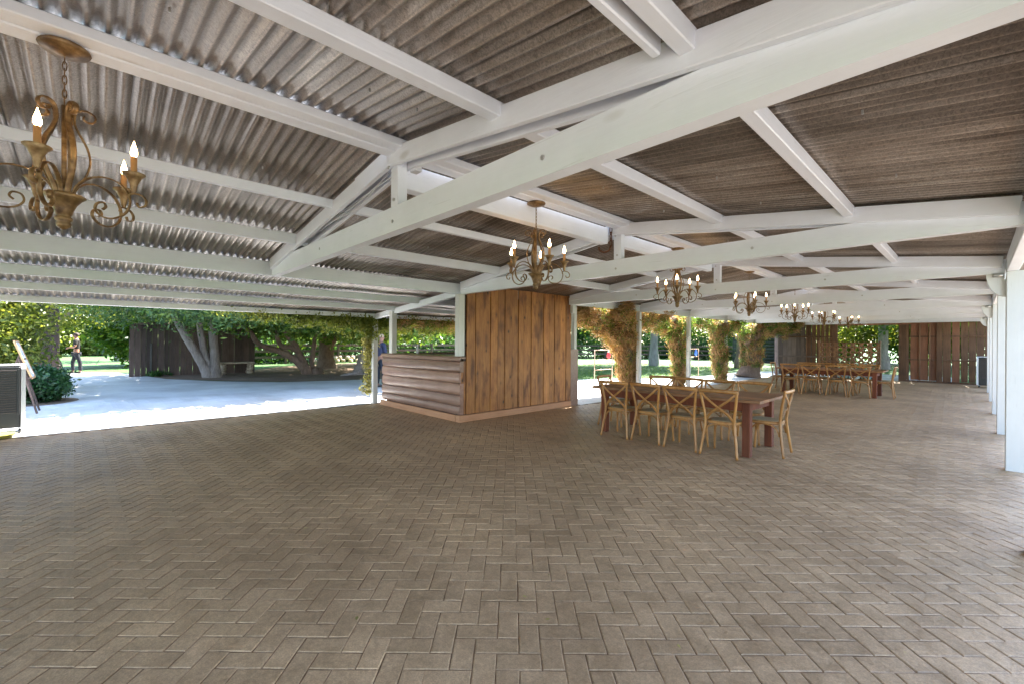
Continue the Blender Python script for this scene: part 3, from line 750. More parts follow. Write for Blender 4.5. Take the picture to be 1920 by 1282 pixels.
for k, (x, r) in enumerate([(-3.98, .12), (-3.42, .05), (-2.80, 0), (-2.24, -.03)]):
    pl.append((x, 15.84, r, ['leftmost', 'second from left', 'third from left', 'rightmost'][k] + ' wooden cross-back chair on the camera side of the far table', 'chairs at the far table'))
for k, x in enumerate([-3.86, -3.32, -2.78, -2.24]):
    pl.append((x, 16.82, PI, ['leftmost', 'second from left', 'third from left', 'rightmost'][k] + ' wooden cross-back chair on the barn side of the far table', 'chairs at the far table'))
pl.append((-4.42, 16.55, -PI / 2, 'wooden cross-back chair at the left end of the far table', 'chairs at the far table'))
pl.append((-1.80, 16.15, PI / 2, 'wooden cross-back chair at the right end of the far table', 'chairs at the far table'))
for k, (x, y, r, lb, gp) in enumerate(pl):
    c = c0 if k == 0 else copy_tree(c0)
    c.location = (x + random.uniform(-.012, .012), y + random.uniform(-.03, .03), 0); c.rotation_euler = (0, 0, r + random.uniform(-.04, .04)); c['label'] = lb; c['group'] = gp
# striped cushions on two far seats, straw hat on the far table
mt, t, b, o = nodemat('striped_cushion')
wv = N(t, 'ShaderNodeTexWave'); wv.inputs['Scale'].default_value = 3.5; wv.inputs['Distortion'].default_value = 2.0
t.links.new(coords(t), wv.inputs['Vector'])
t.links.new(ramp(t, wv.outputs['Fac'], [(.45, (.02, .03, .03)), (.5, (.45, .62, .58))]), b.inputs['Base Color']); CUSH = mt
for k, (x, lb) in enumerate([(-2.78, 'pale green and black striped cushion on the third barn-side chair of the far table'), (-2.24, 'pale green and black striped cushion on the rightmost barn-side chair of the far table')]):
    mb = MB(); V, Fq = lathe([(.001, 0), (.15, 0), (.19, .025), (.15, .055), (.001, .065)], 20)
    ob = mb.add(V, Fq).obj('cushion', CUSH, None, True); ob.location = (x, 16.80, .467); tag(ob, lb, 'cushion', 'striped seat cushions')
ob = MB().add(*lathe([(.001, .10), (.05, .095), (.07, .05), (.075, .02), (.13, .005), (.135, 0), (.001, 0)], 18)).obj('straw_hat', plain('straw', (.5, .36, .2), .8), None, True)
ob.location = (-2.62, 16.45, .768); tag(ob, 'small straw hat lying on the far table', 'hat')
# ------------------------------------------------------------------ giant four-in-a-row game
gm = thing('four_in_a_row_game', 'giant wooden four-in-a-row game board standing behind the far table', 'game', (0, 0, 0))
gy = 17.75; gx0, gx1, gz0, gz1 = -3.60, -2.08, .62, 1.56; nc, nr = 7, 6
mb = MB()
cwx = (gx1 - gx0) / nc; cwz = (gz1 - gz0) / nr; rr_ = .062
for i in range(nc):
    for j in range(nr):
        cx, cz = gx0 + cwx * (i + .5), gz0 + cwz * (j + .5); n = 16
        for yy, flip in ((gy - .03, False), (gy + .03, True)):
            V = []; 
            for k in range(n):
                a = 2 * PI * (k + .5) / n; c, s = math.cos(a), math.sin(a); mm = max(abs(c), abs(s))
                V.append((cx + c / mm * cwx / 2, yy, cz + s / mm * cwz / 2))
            V += [(cx + rr_ * math.cos(2 * PI * (k + .5) / n), yy, cz + rr_ * math.sin(2 * PI * (k + .5) / n)) for k in range(n)]
            Fq = [(k, (k + 1) % n, n + (k + 1) % n, n + k) for k in range(n)]
            mb.add(V, [tuple(reversed(f)) for f in Fq] if flip else Fq)
        V = [(cx + rr_ * math.cos(2 * PI * (k + .5) / n), yy, cz + rr_ * math.sin(2 * PI * (k + .5) / n)) for yy in (gy - .03, gy + .03) for k in range(n)]
        mb.add(V, [(k, (k + 1) % n, n + (k + 1) % n, n + k) for k in range(n)])
mb.obj('hole_board', GAMEW, gm)
for x in (gx0 - .05, gx1 + .005): bx(x, x + .045, gy - .05, gy + .05, 0, 1.60).obj('side_post', GAMEW, gm)
bx(gx0, gx1, gy - .04, gy + .04, .57, .618).obj('bottom_rail', GAMEW, gm)
for x in (gx0 - .06, gx1 - .0): bx(x, x + .06, gy - .35, gy + .35, 0, .04).obj('foot', GAMEW, gm)
# ------------------------------------------------------------------ evaporative coolers
def make_cooler(label, name='evaporative_cooler'):
    root = thing(name, label, 'cooler', (0, 0, 0), 0, 'portable evaporative coolers')
    W, D, Hh = .74, .44, 1.10; z0 = .09
    # light shell : side cheeks + domed top
    for s in (-1, 1):
        pr = [(-D / 2, z0), (D / 2, z0), (D / 2, Hh - .07), (D / 2 - .06, Hh - .015), (0, Hh), (-D / 2 + .06, Hh - .015), (-D / 2, Hh - .07)]
        v = [(x, y, z) for x in (s * W / 2, s * (W / 2 - .05)) for y, z in pr]; n = len(pr)
        f = [tuple(range(n)), tuple(reversed(range(n, 2 * n)))] + [(k, k + n, (k + 1) % n + n, (k + 1) % n) for k in range(n)]
        ck = MB().add(v, f).obj('side_cheek', GREYPL, root)
        mb = MB()
        for k in range(13):
            for q in (-1, 0):
                mb.add(*cbox(s * (W / 2 + .0015) - .003, s * (W / 2 + .0015) + .003, q * .17 + .02, q * .17 + .13, Hh - .22 - k * .045, Hh - .20 - k * .045, .001))
        mb.obj('vent_slots', BLACKPL, ck)
    bx(-W / 2 + .052, W / 2 - .052, -D / 2 + .02, D / 2 - .02, z0, Hh - .03, b=.02).obj('tank_body', BLACKPL, root)
    bx(-W / 2 + .052, W / 2 - .052, -D / 2 + .03, D / 2 - .03, Hh - .029, Hh - .006, b=.01).obj('top_panel', GREYPL, root)
    for k in range(19):
        z = .33 + k * .037
        bx(-W / 2 + .10, W / 2 - .10, -D / 2 - .004, -D / 2 + .018, z, z + .014, b=.003).obj('louvre', plain('brown_black', (.045, .034, .034), .4) if k == 0 else bpy.data.materials['brown_black'], root)
    for x in (-W / 2 + .06, W / 2 - .09): bx(x, x + .03, -D / 2 - .008, -D / 2 + .018, .30, Hh - .08, b=.004).obj('front_frame', BLACKPL, root)
    for sx in (-1, 1):
        for sy in (-1, 1):
            MB().add(*lathe([(.001, -.015), (.035, -.015), (.038, 0), (.035, .015), (.001, .015)], 12, (sx * (W / 2 - .06), sy * (D / 2 - .05), .038), 'x')).obj('caster', BLACKPL, root, True)
            bx(sx * (W / 2 - .06) - .02, sx * (W / 2 - .06) + .02, sy * (D / 2 - .05) - .012, sy * (D / 2 - .05) + .012, .07, .09).obj('caster_fork', GREYPL, root)
    return root
ck = make_cooler('black and grey evaporative cooler on casters at the far left floor edge')
ck.location = (-10.66, -1.24, 0); ck.rotation_euler = (0, 0, PI / 2 + .10)
c2 = copy_tree(ck); c2['label'] = 'dark evaporative cooler standing against the barn wall behind the right posts'; c2.location = (.40, 22.9, 0); c2.rotation_euler = (0, 0, -.05)
ob = MB().add(*lathe([(.001, 0), (.16, 0), (.20, .05), (.21, .055), (.19, .055), (.15, .012), (.001, .012)], 20)).obj('basin', YELLOW, None, True)
ob.location = (-10.16, -1.12, 0); tag(ob, 'shallow yellow-green basin on the floor in front of the left cooler', 'basin')
# ------------------------------------------------------------------ easel and sign
es = thing('easel', 'dark wooden easel holding the welcome sign beside the left cooler', 'easel', (-13.3, -1.0, 0))
def loc(pts): return [(x, y, z) for x, y, z in pts]
for x in (-.25, .28):
    MB().add(*beam((x, .10, 0), (x * .55, -.16, 1.1), .03, .03)).obj('leg', DARKB, es)
MB().add(*beam((0, -.55, 0), (0, -.16, 1.18), .03, .03)).obj('leg', DARKB, es)
MB().add(*beam((-.33, .0, .72), (.33, .0, .72), .06, .025)).obj('ledge', DARKB, es)
MB().add(*beam((-.16, -.10, 1.1), (.16, -.10, 1.1), .03, .025)).obj('crossbar', DARKB, es)
sg = thing('sign_board', 'pale printed sign in a light wood frame leaning on the easel', 'sign', (-13.3, -1.0, .735), 0)
dy = -.24 / .68; 
def sp(x, s, off=0): return (x, .02 - .23 * s + off, .70 * s)
mt, t, b, o = nodemat('sign_print')
n1 = noise(t, coords(t, (2, 2, 4)), 2.5, 5)
t.links.new(ramp(t, n1, [(.36, (.52, .58, .66)), (.46, (.76, .78, .82)), (.66, (.84, .84, .84))]), b.inputs['Base Color']); b.inputs['Roughness'].default_value = .35; SGN = mt
MB().add(*beam(sp(0, .0), sp(0, 1.0), .52, .012)).obj('printed_panel', SGN, sg)
FR = plain('light_wood_frame', (.50, .30, .15), .5)
for x in (-.28, .28): MB().add(*beam(sp(x, -.03), sp(x, 1.03), .035, .03)).obj('frame', FR, sg)
for s in (-.025, 1.025): MB().add(*beam(sp(-.262, s), sp(.262, s), .03, .035)).obj('frame', FR, sg)

# ------------------------------------------------------------------ vegetation helpers
def clumps(centers, spread, per, size, mat, name, parent, aspect=.45, flat=.7, dirs=None, dj=.6):
    C = np.repeat(np.asarray(centers, float), per, 0)
    sp_ = np.asarray(spread, float); 
    if sp_.ndim: sp_ = np.repeat(sp_, per)[:, None]
    off = RNG.normal(size=C.shape) * sp_; off[:, 2] *= flat
    D = None
    if dirs is not None: D = np.repeat(np.asarray(dirs, float), per, 0)
    V, Q = leaves(C + off, size, aspect, D, dj)
    return nmesh(name, V, Q, mat, parent)
def crown_pts(n, x, y, zb, zt, rx, ry, shell=.55):
    """points filling a lumpy crown: flattened at its foot"""
    P = RNG.normal(size=(n, 3)); P /= np.linalg.norm(P, axis=1)[:, None]
    r_ = RNG.uniform(shell, 1, n) ** .6 * (1 + .12 * np.sin(P[:, 0] * 5 + x) + .12 * np.cos(P[:, 1] * 6 + y))
    P *= r_[:, None]
    zc = zb + (zt - zb) * .42
    return np.column_stack([x + P[:, 0] * rx, y + P[:, 1] * ry, np.where(P[:, 2] < 0, zc + P[:, 2] * (zc - zb), zc + P[:, 2] * (zt - zc))])
def tree(x, y, h_, r_, zb, tr_, mat, label, bark=BARKD, n=150, per=60, size=.16, group=None, name='tree', lean=0):
    root = thing(name, label, 'tree', (x, y, -.03), 0, group)
    top = h_ * .72
    P = catmull([(0, 0, 0), (lean * .3, .05, top * .3), (lean * .6, -.05, top * .6), (lean, .1, top)], 4)
    mb = MB().add(*tube([(0, 0, -.05)] + [tuple(p) for p in P], [tr_ * 1.5, tr_ * 1.05, tr_ * .9, tr_ * .4], 10, jitter=.12))
    for k in range(6):
        a = 2 * PI * k / 6 + x; z = max(zb * .8, h_ * .3) + k * .1 * h_ * .4
        mb.add(*tube(catmull([(lean * z / top, 0, z), (math.cos(a) * r_ * .4 + lean, math.sin(a) * r_ * .4, z + h_ * .12), (math.cos(a) * r_ * .8 + lean, math.sin(a) * r_ * .8, z + h_ * .2)], 3), [tr_ * .4, tr_ * .12], 6))
    mb.obj('trunk', bark, root, True)
    C = crown_pts(n, lean, 0, zb, h_, r_, r_)
    clumps(C, .09 * r_ + .12, per, size, mat, 'crown', root)
    return root

# --- left garden: dark board fence with a wavy live-edge top
fn = thing('board_fence', 'dark brown vertical board fence with a wavy top behind the three-stem tree', 'fence', (0, 0, 0))
yb_ = [.91, 1.06, 1.26, 1.43, 1.62, 1.81, 2.02, 2.17, 2.37, 2.55, 2.74, 3.0, 3.24, 3.54, 3.84, 4.08, 4.33, 4.57, 4.94, 5.17, 5.40]
tp = [(.9, 2.0), (1.2, 2.12), (2.0, 2.14), (2.7, 2.08), (3.2, 1.9), (3.7, 1.78), (4.2, 1.90), (4.6, 2.01), (4.95, 2.0), (5.2, 1.85), (5.42, 1.5)]
def ftop(y): return float(np.interp(y, [a for a, _ in tp], [b_ for _, b_ in tp]))
for k, (a, b_) in enumerate(zip(yb_[:-1], yb_[1:])):
    off = (0, .018)[k % 2]
    v = []
    for xx in (-23.6 + off, -23.57 + off): v += [(xx, a + .003, 0), (xx, b_ - .003, 0), (xx, b_ - .003, ftop(b_)), (xx, a + .003, ftop(a))]
    f = [(0, 1, 2, 3), (7, 6, 5, 4), (0, 4, 5, 1), (1, 5, 6, 2), (2, 6, 7, 3), (3, 7, 4, 0)]
    MB().add(v, f).obj('board', DARKB, fn)
P = catmull([(-23.56, y, ftop(y) + .03) for y in (.92, 1.3, 1.9, 2.5, 3.1, 3.7, 4.2, 4.7, 5.0, 5.25)] + [(-23.56, 5.5, 1.45), (-23.55, 5.62, 1.12)], 4)
MB().add(*tube(P, .045, 7, jitter=.4)).obj('log_cap', BARKD, fn, True)
bx(-23.53, -23.47, 1.55, 1.62, 0, 1.35).obj('stake', BLACKPL, fn)
for x in (-23.75,):
    for y in (.95, 2.4, 3.9, 5.35): bx(x, x + .12, y - .05, y + .05, 0, 1.5).obj('fence_post', DARKB, fn)
GATEM = wood('near_black_board', (.018, .010, .009), (.035, .021, .018), (.055, .035, .03), (1, 1, .06), 24, .75, False, .4)
# left gate leaf
gl = thing('gate_panel', 'tall dark brown board gate panel half hidden behind the green hedge', 'gate', (0, 0, 0))
for k in range(9):
    y0 = -3.3 + k * .235; ht = 2.95 - max(0, (k - 6)) ** 2 * .05
    bx(-26.02, -25.98 + (k % 2) * .012, y0 + .003, y0 + .232, 0, ht).obj('board', GATEM, gl)
bx(-26.1, -26.03, -3.3, -1.2, 2.2, 2.3).obj('rail', DARKB, gl); bx(-26.1, -26.03, -3.3, -1.2, .4, .5).obj('rail', DARKB, gl)
# stone bench
bn = thing('stone_bench', 'rough stone bench in front of the dark board fence', 'bench', (0, 0, 0))
def rock(cx, cy_, cz, sx, sy, sz, s=0):
    rs = random.Random(s); V, Fq = lathe([(.02, -1), (.7, -.9), (1, -.5), (1.02, .1), (.92, .6), (.62, .95), (.02, 1)], 9)
    return [(cx + x * sx * (1 + rs.uniform(-.12, .12)), cy_ + y * sy * (1 + rs.uniform(-.12, .12)), cz + z * sz * (1 + rs.uniform(-.06, .06))) for x, y, z in V], Fq
for y in (3.98, 5.02):
    for k, z in enumerate((.09, .25, .38)): MB().add(*rock(-22.85, y + .02 * k, z, .17, .15 - .01 * k, .095, int(y * 10) + k)).obj('stone', STONE, bn)
MB().add(*cbox(-23.08, -22.62, 3.8, 5.2, .46, .53, .02)).obj('seat_slab', STONE, bn)
# three-stem juniper
LBT = -21.5
t3 = thing('juniper_tree', 'old juniper with three pale stems leaning apart before the board fence', 'tree', (0, 0, 0))
st = [([(0, 3.30, -.05), (0, 3.10, .42), (0, 2.85, .95), (0, 2.50, 1.65), (.1, 2.10, 2.45), (.3, 1.6, 3.4), (.4, 1.0, 4.4)], [.24, .17, .15, .14, .12, .09, .05]),
      ([(-.1, 3.42, -.05), (-.1, 3.25, .5), (-.1, 3.10, 1.2), (-.1, 2.98, 2.0), (-.1, 2.92, 2.8), (-.3, 3.1, 4.2)], [.2, .14, .12, .11, .10, .05]),
      ([(.05, 3.48, -.05), (.05, 3.48, .5), (.05, 3.44, 1.2), (.05, 3.38, 2.0), (.05, 3.30, 2.8), (.3, 3.6, 4.6)], [.27, .18, .155, .15, .13, .06])]
for P, rr3 in st:
    P = [(LBT + x, y, z) for x, y, z in P]; Q_ = catmull(P, 5)
    rl = [float(np.interp(i / (len(Q_) - 1), np.linspace(0, 1, len(rr3)), rr3)) for i in range(len(Q_))]
    MB().add(*tube(Q_, rl, 12, jitter=.13)).obj('trunk', BARK, t3, True)
def canopy(parent, x, y, rx, ry, zb, zt, n, per, size, mat, name='crown', sag=.5, sp=.33, aspect=.45, keep=None):
    th = RNG.uniform(0, 2 * PI, n); q = np.sqrt(RNG.uniform(0, 1, n)) * (1 + .14 * np.sin(3 * th + x) + .1 * np.sin(7 * th))
    X = x + np.cos(th) * rx * q; Y = y + np.sin(th) * ry * q
    low = RNG.uniform(0, 1, n) < .55
    Z = np.where(low, zb + np.abs(RNG.normal(0, .35, n)) + .35 * np.sin(X * 1.3 + 1) * np.cos(Y * 1.1), zb + RNG.uniform(0, 1, n) * (zt - zb) * (1 - q ** 3 * .6))
    C = np.column_stack([X, Y, Z])
    if keep is not None: C = C[keep(C)]
    return clumps(C, sp, per, size, mat, name, parent, aspect)
KEEP = lambda C: (C[:, 1] > 1.0 - .35 * np.maximum(0, -19 - C[:, 0])) & (C[:, 0] < -12.7 - .25 * np.sin(C[:, 1] * 1.1))
canopy(t3, -18.9, 2.6, 6.9, 6.8, 2.45, 5.0, 900, 80, .085, LF_JUN, aspect=.3, sp=.36, keep=KEEP)
canopy(t3, -18.9, 2.9, 6.8, 6.6, 4.2, 7.6, 620, 60, .19, LF_JUN, 'upper_crown', sp=.42, keep=KEEP)
for k in range(10):     # limbs in the canopy
    a = 2 * PI * k / 10
    MB().add(*tube(catmull([(-21.3, 2.9, 2.6 + .1 * (k % 3)), (-21.3 + math.cos(a) * 2, 3 + math.sin(a) * 2, 2.75 + .2 * (k % 2)), (-21 + math.cos(a) * 4.5, 3 + math.sin(a) * 4, 3.1)], 4), [.09, .02], 6, jitter=.2)).obj('limb', BARKD, t3, True)
# sprawling tree
t4 = thing('sprawling_tree', 'sprawling old tree with twisted limbs reaching left over the dirt bed', 'tree', (0, 0, 0))
for P, rr3 in [([(7.0, -.05), (6.62, .42), (6.25, .78), (5.7, 1.08), (5.2, 1.22), (4.85, 1.45), (4.62, 1.85), (4.35, 2.05), (4.0, 2.2)], [.24, .17, .15, .13, .11, .10, .09, .08, .05]),
             ([(6.95, .05), (6.75, .55), (6.5, 1.0), (6.25, 1.2), (6.0, 1.22), (5.78, 1.42), (5.7, 1.9), (5.85, 2.6)], [.2, .14, .13, .12, .11, .10, .08, .05]),
             ([(6.5, .95), (6.45, 1.25), (6.2, 1.55), (6.0, 1.9), (5.7, 2.5)], [.13, .12, .11, .09, .05]),
             ([(7.15, -.05), (7.12, .5), (7.2, 1.1), (7.3, 1.7), (7.55, 2.4), (7.9, 3.2)], [.16, .11, .10, .09, .08, .05])]:
    Q_ = catmull([(-21 + .12 * math.sin(a * 3), a, b_) for a, b_ in P], 5)
    rl = [float(np.interp(i / (len(Q_) - 1), np.linspace(0, 1, len(rr3)), rr3)) for i in range(len(Q_))]
    MB().add(*tube(Q_, rl, 10, jitter=.2)).obj('limb', BARKD, t4, True)
MB().add(*rock(-20.75, 7.3, .1, .22, .26, .2, 5)).obj('stump', BARKD, t4, True)
canopy(t4, -20.0, 7.6, 5.2, 3.6, 2.25, 5.5, 330, 85, .10, LF_MID, sp=.36)
# thick tree behind
t5 = thing('thick_trunk_tree', 'thick dark trunk forking low, right of the sprawling tree', 'tree', (0, 0, 0))
for P, rr3 in [([(0, 9.2, -.05), (0, 9.22, .5), (0, 9.2, 1.2), (0, 9.1, 1.7), (0, 8.8, 2.1), (0, 8.3, 2.9)], [.62, .42, .38, .34, .24, .1]),
             ([(0, 9.25, 1.2), (.1, 9.6, 1.75), (.2, 10.0, 2.3), (.3, 10.7, 3.2)], [.30, .26, .2, .1]), ([(.1, 9.6, 1.6), (.5, 10.3, 1.95), (.9, 11.2, 2.6)], [.16, .13, .06])]:
    Q_ = catmull([(-24.8 + x, y, z) for x, y, z in P], 5)
    rl = [float(np.interp(i / (len(Q_) - 1), np.linspace(0, 1, len(rr3)), rr3)) for i in range(len(Q_))]
    MB().add(*tube(Q_, rl, 12, jitter=.15)).obj('trunk', BARKD, t5, True)
canopy(t5, -25.5, 10.5, 5.0, 5.0, 2.0, 7.0, 330, 85, .13, LF_MID, sp=.42)
# tree by the ivy post
t6 = thing('flared_trunk_tree', 'pale leaning trunk with a flared foot beside the ivy covered post', 'tree', (0, 0, 0))
Q_ = catmull([(-19.4, 8.75, -.05), (-19.4, 8.82, .4), (-19.4, 9.0, 1.0), (-19.4, 9.2, 1.8), (-19.4, 9.5, 2.8), (-19.3, 9.9, 4.2)], 5)
rl = [float(np.interp(i / (len(Q_) - 1), np.linspace(0, 1, 6), [.42, .27, .2, .16, .14, .08])) for i in range(len(Q_))]
MB().add(*tube(Q_, rl, 12, jitter=.15)).obj('trunk', BARK, t6, True)
MB().add(*tube(catmull([(-19.2, 8.7, .12), (-19.1, 8.2, .03), (-19.1, 7.7, -.03)], 4), [.16, .05], 8)).obj('root', BARK, t6, True)
canopy(t6, -16.4, 9.6, 4.8, 4.6, 2.45, 5.5, 560, 80, .10, LF_MID, sp=.36, keep=KEEP)
canopy(t6, -16.4, 10.2, 4.8, 5.0, 4.6, 8.2, 420, 60, .20, LF_MID, 'upper_crown', sp=.42, keep=KEEP)
# left hedge mass and shrub
hg = thing('tall_hedge', 'tall yellow-green leafy hedge at the far left edge', 'hedge', (0, 0, 0))
C = np.column_stack([RNG.uniform(-20.0, -16.6, 620), RNG.uniform(-5.5, -1.0, 620), RNG.uniform(.1, 4.2, 620)])
C = C[(C[:, 1] < -1.5 + .16 * np.minimum(C[:, 2], 2.4) - .2 * np.abs(np.sin(C[:, 2] * 3 + C[:, 0])) - .5 * np.maximum(0, C[:, 2] - 2.8))]
clumps(C, .30, 90, .075, LF_YEL, 'foliage', hg)
MB().add(*tube(catmull([(-18.5, -4, -.05), (-18.4, -4, 1.5), (-18.6, -4.2, 3)], 4), [.2, .1], 8)).obj('trunk', BARKD, hg, True)
sh = thing('shrub', 'low rounded dark green shrub beside the easel', 'shrub', (-15.45, -1.15, 0))
C = RNG.normal(size=(150, 3)); C /= np.linalg.norm(C, axis=1)[:, None]; C *= RNG.uniform(.55, 1, 150)[:, None]
C = np.column_stack([C[:, 0] * .75, C[:, 1] * .62, .42 + C[:, 2] * .42])
clumps(C, .09, 75, .055, LF_BLUE, 'foliage', sh); MB().add(*tube([(0, 0, -.02), (0, 0, .4)], [.06, .03], 6)).obj('stem', BARKD, sh)
ob = sheet('planting_bed', [(-15.45 + .95 * math.cos(a), -1.15 + .8 * math.sin(a)) for a in [2 * PI * k / 24 for k in range(24)]], .002, DIRT); struct(ob)
sm = thing('small_weed', 'small green weed at the foot of the dark board fence', 'plant', (-23.25, 1.75, 0))
clumps(RNG.normal(size=(14, 3)) * [.12, .22, .05] + [0, 0, .08], .05, 30, .05, LF_DARK, 'foliage', sm)
# rail fence beyond the trees
rf = thing('rail_fence', 'dark horizontal rail fence running behind the garden trees', 'fence', (0, 0, 0))
path = [(-31, 5.5), (-31.3, 9), (-31.4, 12.5), (-31.2, 16), (-30.8, 20), (-30, 24), (-28.8, 28), (-27, 32), (-24.5, 35.5), (-21.5, 38.5), (-18, 40.5), (-14.5, 42), (-11, 43), (-7, 43.5)]
for k, (a, b_) in enumerate(zip(path[:-1], path[1:])):
    for z in (.42, .80, 1.18): MB().add(*beam((*a, z), (*b_, z), .05, .15)).obj('rail', DARKB, rf)
for a in path: bx(a[0] - .07, a[0] + .07, a[1] - .07, a[1] + .07, 0, 1.35).obj('fence_post', DARKB, rf)
hr = thing('hedge', 'long low dark green hedge growing just beyond the rail fence', 'hedge', (0, 0, 0))
HP = catmull([(a[0] - .9 if a[0] < -25 else a[0] - .3, a[1] + (.2 if a[0] < -25 else 1.1), 0) for a in path], 8)
C = []
for q in range(900):
    p = HP[random.randrange(len(HP))]; C.append((p.x + random.gauss(0, .25), p.y + random.gauss(0, .25), random.uniform(.05, 1.75)))
clumps(C, .28, 45, .12, LF_DARK, 'foliage', hr)
rk = thing('stone_border', 'row of pale stones lying below the rail fence behind the thick trunk', 'stones', (0, 0, 0))
for k in range(34):
    MB().add(*rock(-30.4 + random.uniform(-.25, .25), 10.6 + k * .24, .12 + .22 * (k % 2), .16, .15, .13, k)).obj('stone', STONE, rk)

# vine on the eave and the outer post
vn = thing('eave_vine', 'yellow-green vine hanging from the eave and down the slim outer post', 'vine', (0, 0, 0))
C = []
for k in range(520):
    y = random.uniform(1.6, 8.6); dens = min(1, (y - 1.5) / 2.5)
    if random.random() > dens: continue
    C.append((-10.14 + random.gauss(0, .06), y, 2.10 - abs(random.gauss(0, .12)) * (.4 + dens)))
for k in range(120):   # arch shoulders by the post
    t_ = abs(random.gauss(0, .35)); C.append((-10.1 + random.gauss(0, .06), 4.82 - t_ * random.choice([1, 1, -1]), 2.0 - max(0, .28 - t_ * .5) * random.random() * 1.6))
clumps(C, .065, 42, .034, LF_YEL, 'foliage', vn)
C = [(-10.17 + random.gauss(0, .03), 4.83 + random.gauss(0, .06) - .02, random.uniform(.25, 2.05)) for k in range(150)]
C = [c for c in C if random.random() < .35 + c[2] * .4]
clumps(C, .045, 34, .03, LF_TAN, 'foliage', vn)
C = [(-10.10 + random.gauss(0, .07), random.uniform(5.3, 8.6), 2.06 - abs(random.gauss(0, .09)) - .05 * abs(math.sin(k))) for k in range(130)]
clumps(C, .07, 40, .035, LF_DRY, 'dry_twigs', vn, .25)

# ivy trees on the right line of posts
def ivy_tree(label, base, pts, rad, spreads, ntr=220, green=.35, bare=0.0):
    root = thing('ivy_covered_tree', label, 'tree', (0, 0, 0), 0, 'ivy wrapped tree trunks along the pavilion edge')
    Q_ = catmull(pts, 6); rl = [float(np.interp(i / (len(Q_) - 1), np.linspace(0, 1, len(rad)), rad)) for i in range(len(Q_))]
    MB().add(*tube(Q_, [max(.03, r - .05) for r in rl], 12, jitter=.15)).obj('trunk', BARKD, root, True)
    C = []; D = []; G = []
    for k in range(ntr):
        i = random.randrange(len(Q_) - 1); 
        if i / len(Q_) < bare: continue
        p = Q_[i]; a = random.uniform(0, 2 * PI); d = (Q_[i + 1] - Q_[i]).normalized()
        s = d.orthogonal().normalized(); c = d.cross(s); q = p + (s * math.cos(a) + c * math.sin(a)) * rl[i] * random.uniform(.75, 1.0)
        (G if random.random() < green else C).append(tuple(q))
        if len(C) > len(D): D.append(tuple(d + (q - p).normalized() * .5))
    for P, rr3, nn in spreads:
        S = catmull(P, 6)
        MB().add(*tube(S, [rr3 * .35, rr3 * .12], 6, jitter=.3)).obj('limb', BARKD, root, True)
        for k in range(nn):
            i = random.randrange(len(S) - 1); p = S[i]; d = (S[i + 1] - S[i]).normalized()
            q = p + Vector((random.gauss(0, 1), random.gauss(0, 1), random.gauss(0, .8))) * rr3 * .5
            if random.random() < green + .1: G.append(tuple(q))
            else: C.append(tuple(q)); D.append(tuple(d + Vector((0, 0, -.4))))
    D = D[:len(C)]
    clumps(C, .06, 62, .10, LF_ORG if green < .3 else LF_DRY, 'dry_vines', root, .085, 1, D, .4)
    clumps(C if green > .3 else C[::6], .08, 24, .028, LF_TAN, 'tan_leaves', root, .5, 1)
    if G: clumps(G, .075, 42, .032, LF_MID if green > .3 else LF_YEL, 'green_leaves', root, .5, 1)
    return root
X7 = -6.98
ivy_tree('vine covered tree nearest, with orange-brown shaggy trunk behind the near table', None,
    [(X7, 11.30, -.03), (X7, 11.28, .5), (X7, 11.2, 1.0), (X7, 11.05, 1.5), (X7 - .02, 10.8, 1.9), (X7, 10.4, 2.15)], [.24, .24, .26, .32, .44, .46],
    [([(X7, 10.9, 1.6), (X7, 10.2, 1.98), (X7, 9.3, 2.18), (X7, 8.6, 2.22)], .34, 280), ([(X7, 10.9, 1.8), (X7 + .05, 11.6, 2.1), (X7 + .1, 12.6, 2.3), (X7, 13.4, 2.35)], .32, 220),
     ([(X7, 10.7, 2.0), (X7 + .3, 10.2, 2.25), (X7 + .7, 10.2, 2.38)], .2, 60), ([(X7, 9.6, 2.2), (X7, 10.6, 2.32), (X7, 11.8, 2.35)], .24, 170)], 330, .22)
ivy_tree('slim ivy wrapped trunk beside the second white lawn-side post', None,
    [(X7 + .05, 14.4, -.03), (X7 + .05, 14.35, .7), (X7 + .03, 14.3, 1.4), (X7, 14.1, 1.9), (X7, 13.7, 2.2)], [.17, .17, .20, .28, .32],
    [([(X7, 13.9, 1.8), (X7, 13.2, 2.1), (X7, 12.6, 2.3)], .22, 120), ([(X7, 14, 1.8), (X7, 14.7, 2.15), (X7, 15.6, 2.3)], .22, 120)], 200, .55)
ivy_tree('slim ivy column with a white foot, left of the thick ivy trunk', None,
    [(X7 + .25, 17.35, -.03), (X7 + .25, 17.35, .7), (X7 + .22, 17.3, 1.4), (X7 + .2, 17.2, 2.2)], [.12, .20, .24, .28],
    [([(X7 + .2, 17.3, 2.0), (X7 + .1, 16.5, 2.25), (X7, 15.8, 2.3)], .22, 110), ([(X7 + .2, 17.4, 1.9), (X7 + .2, 18.4, 2.2), (X7 + .2, 19.2, 2.25)], .24, 110)], 220, .55)
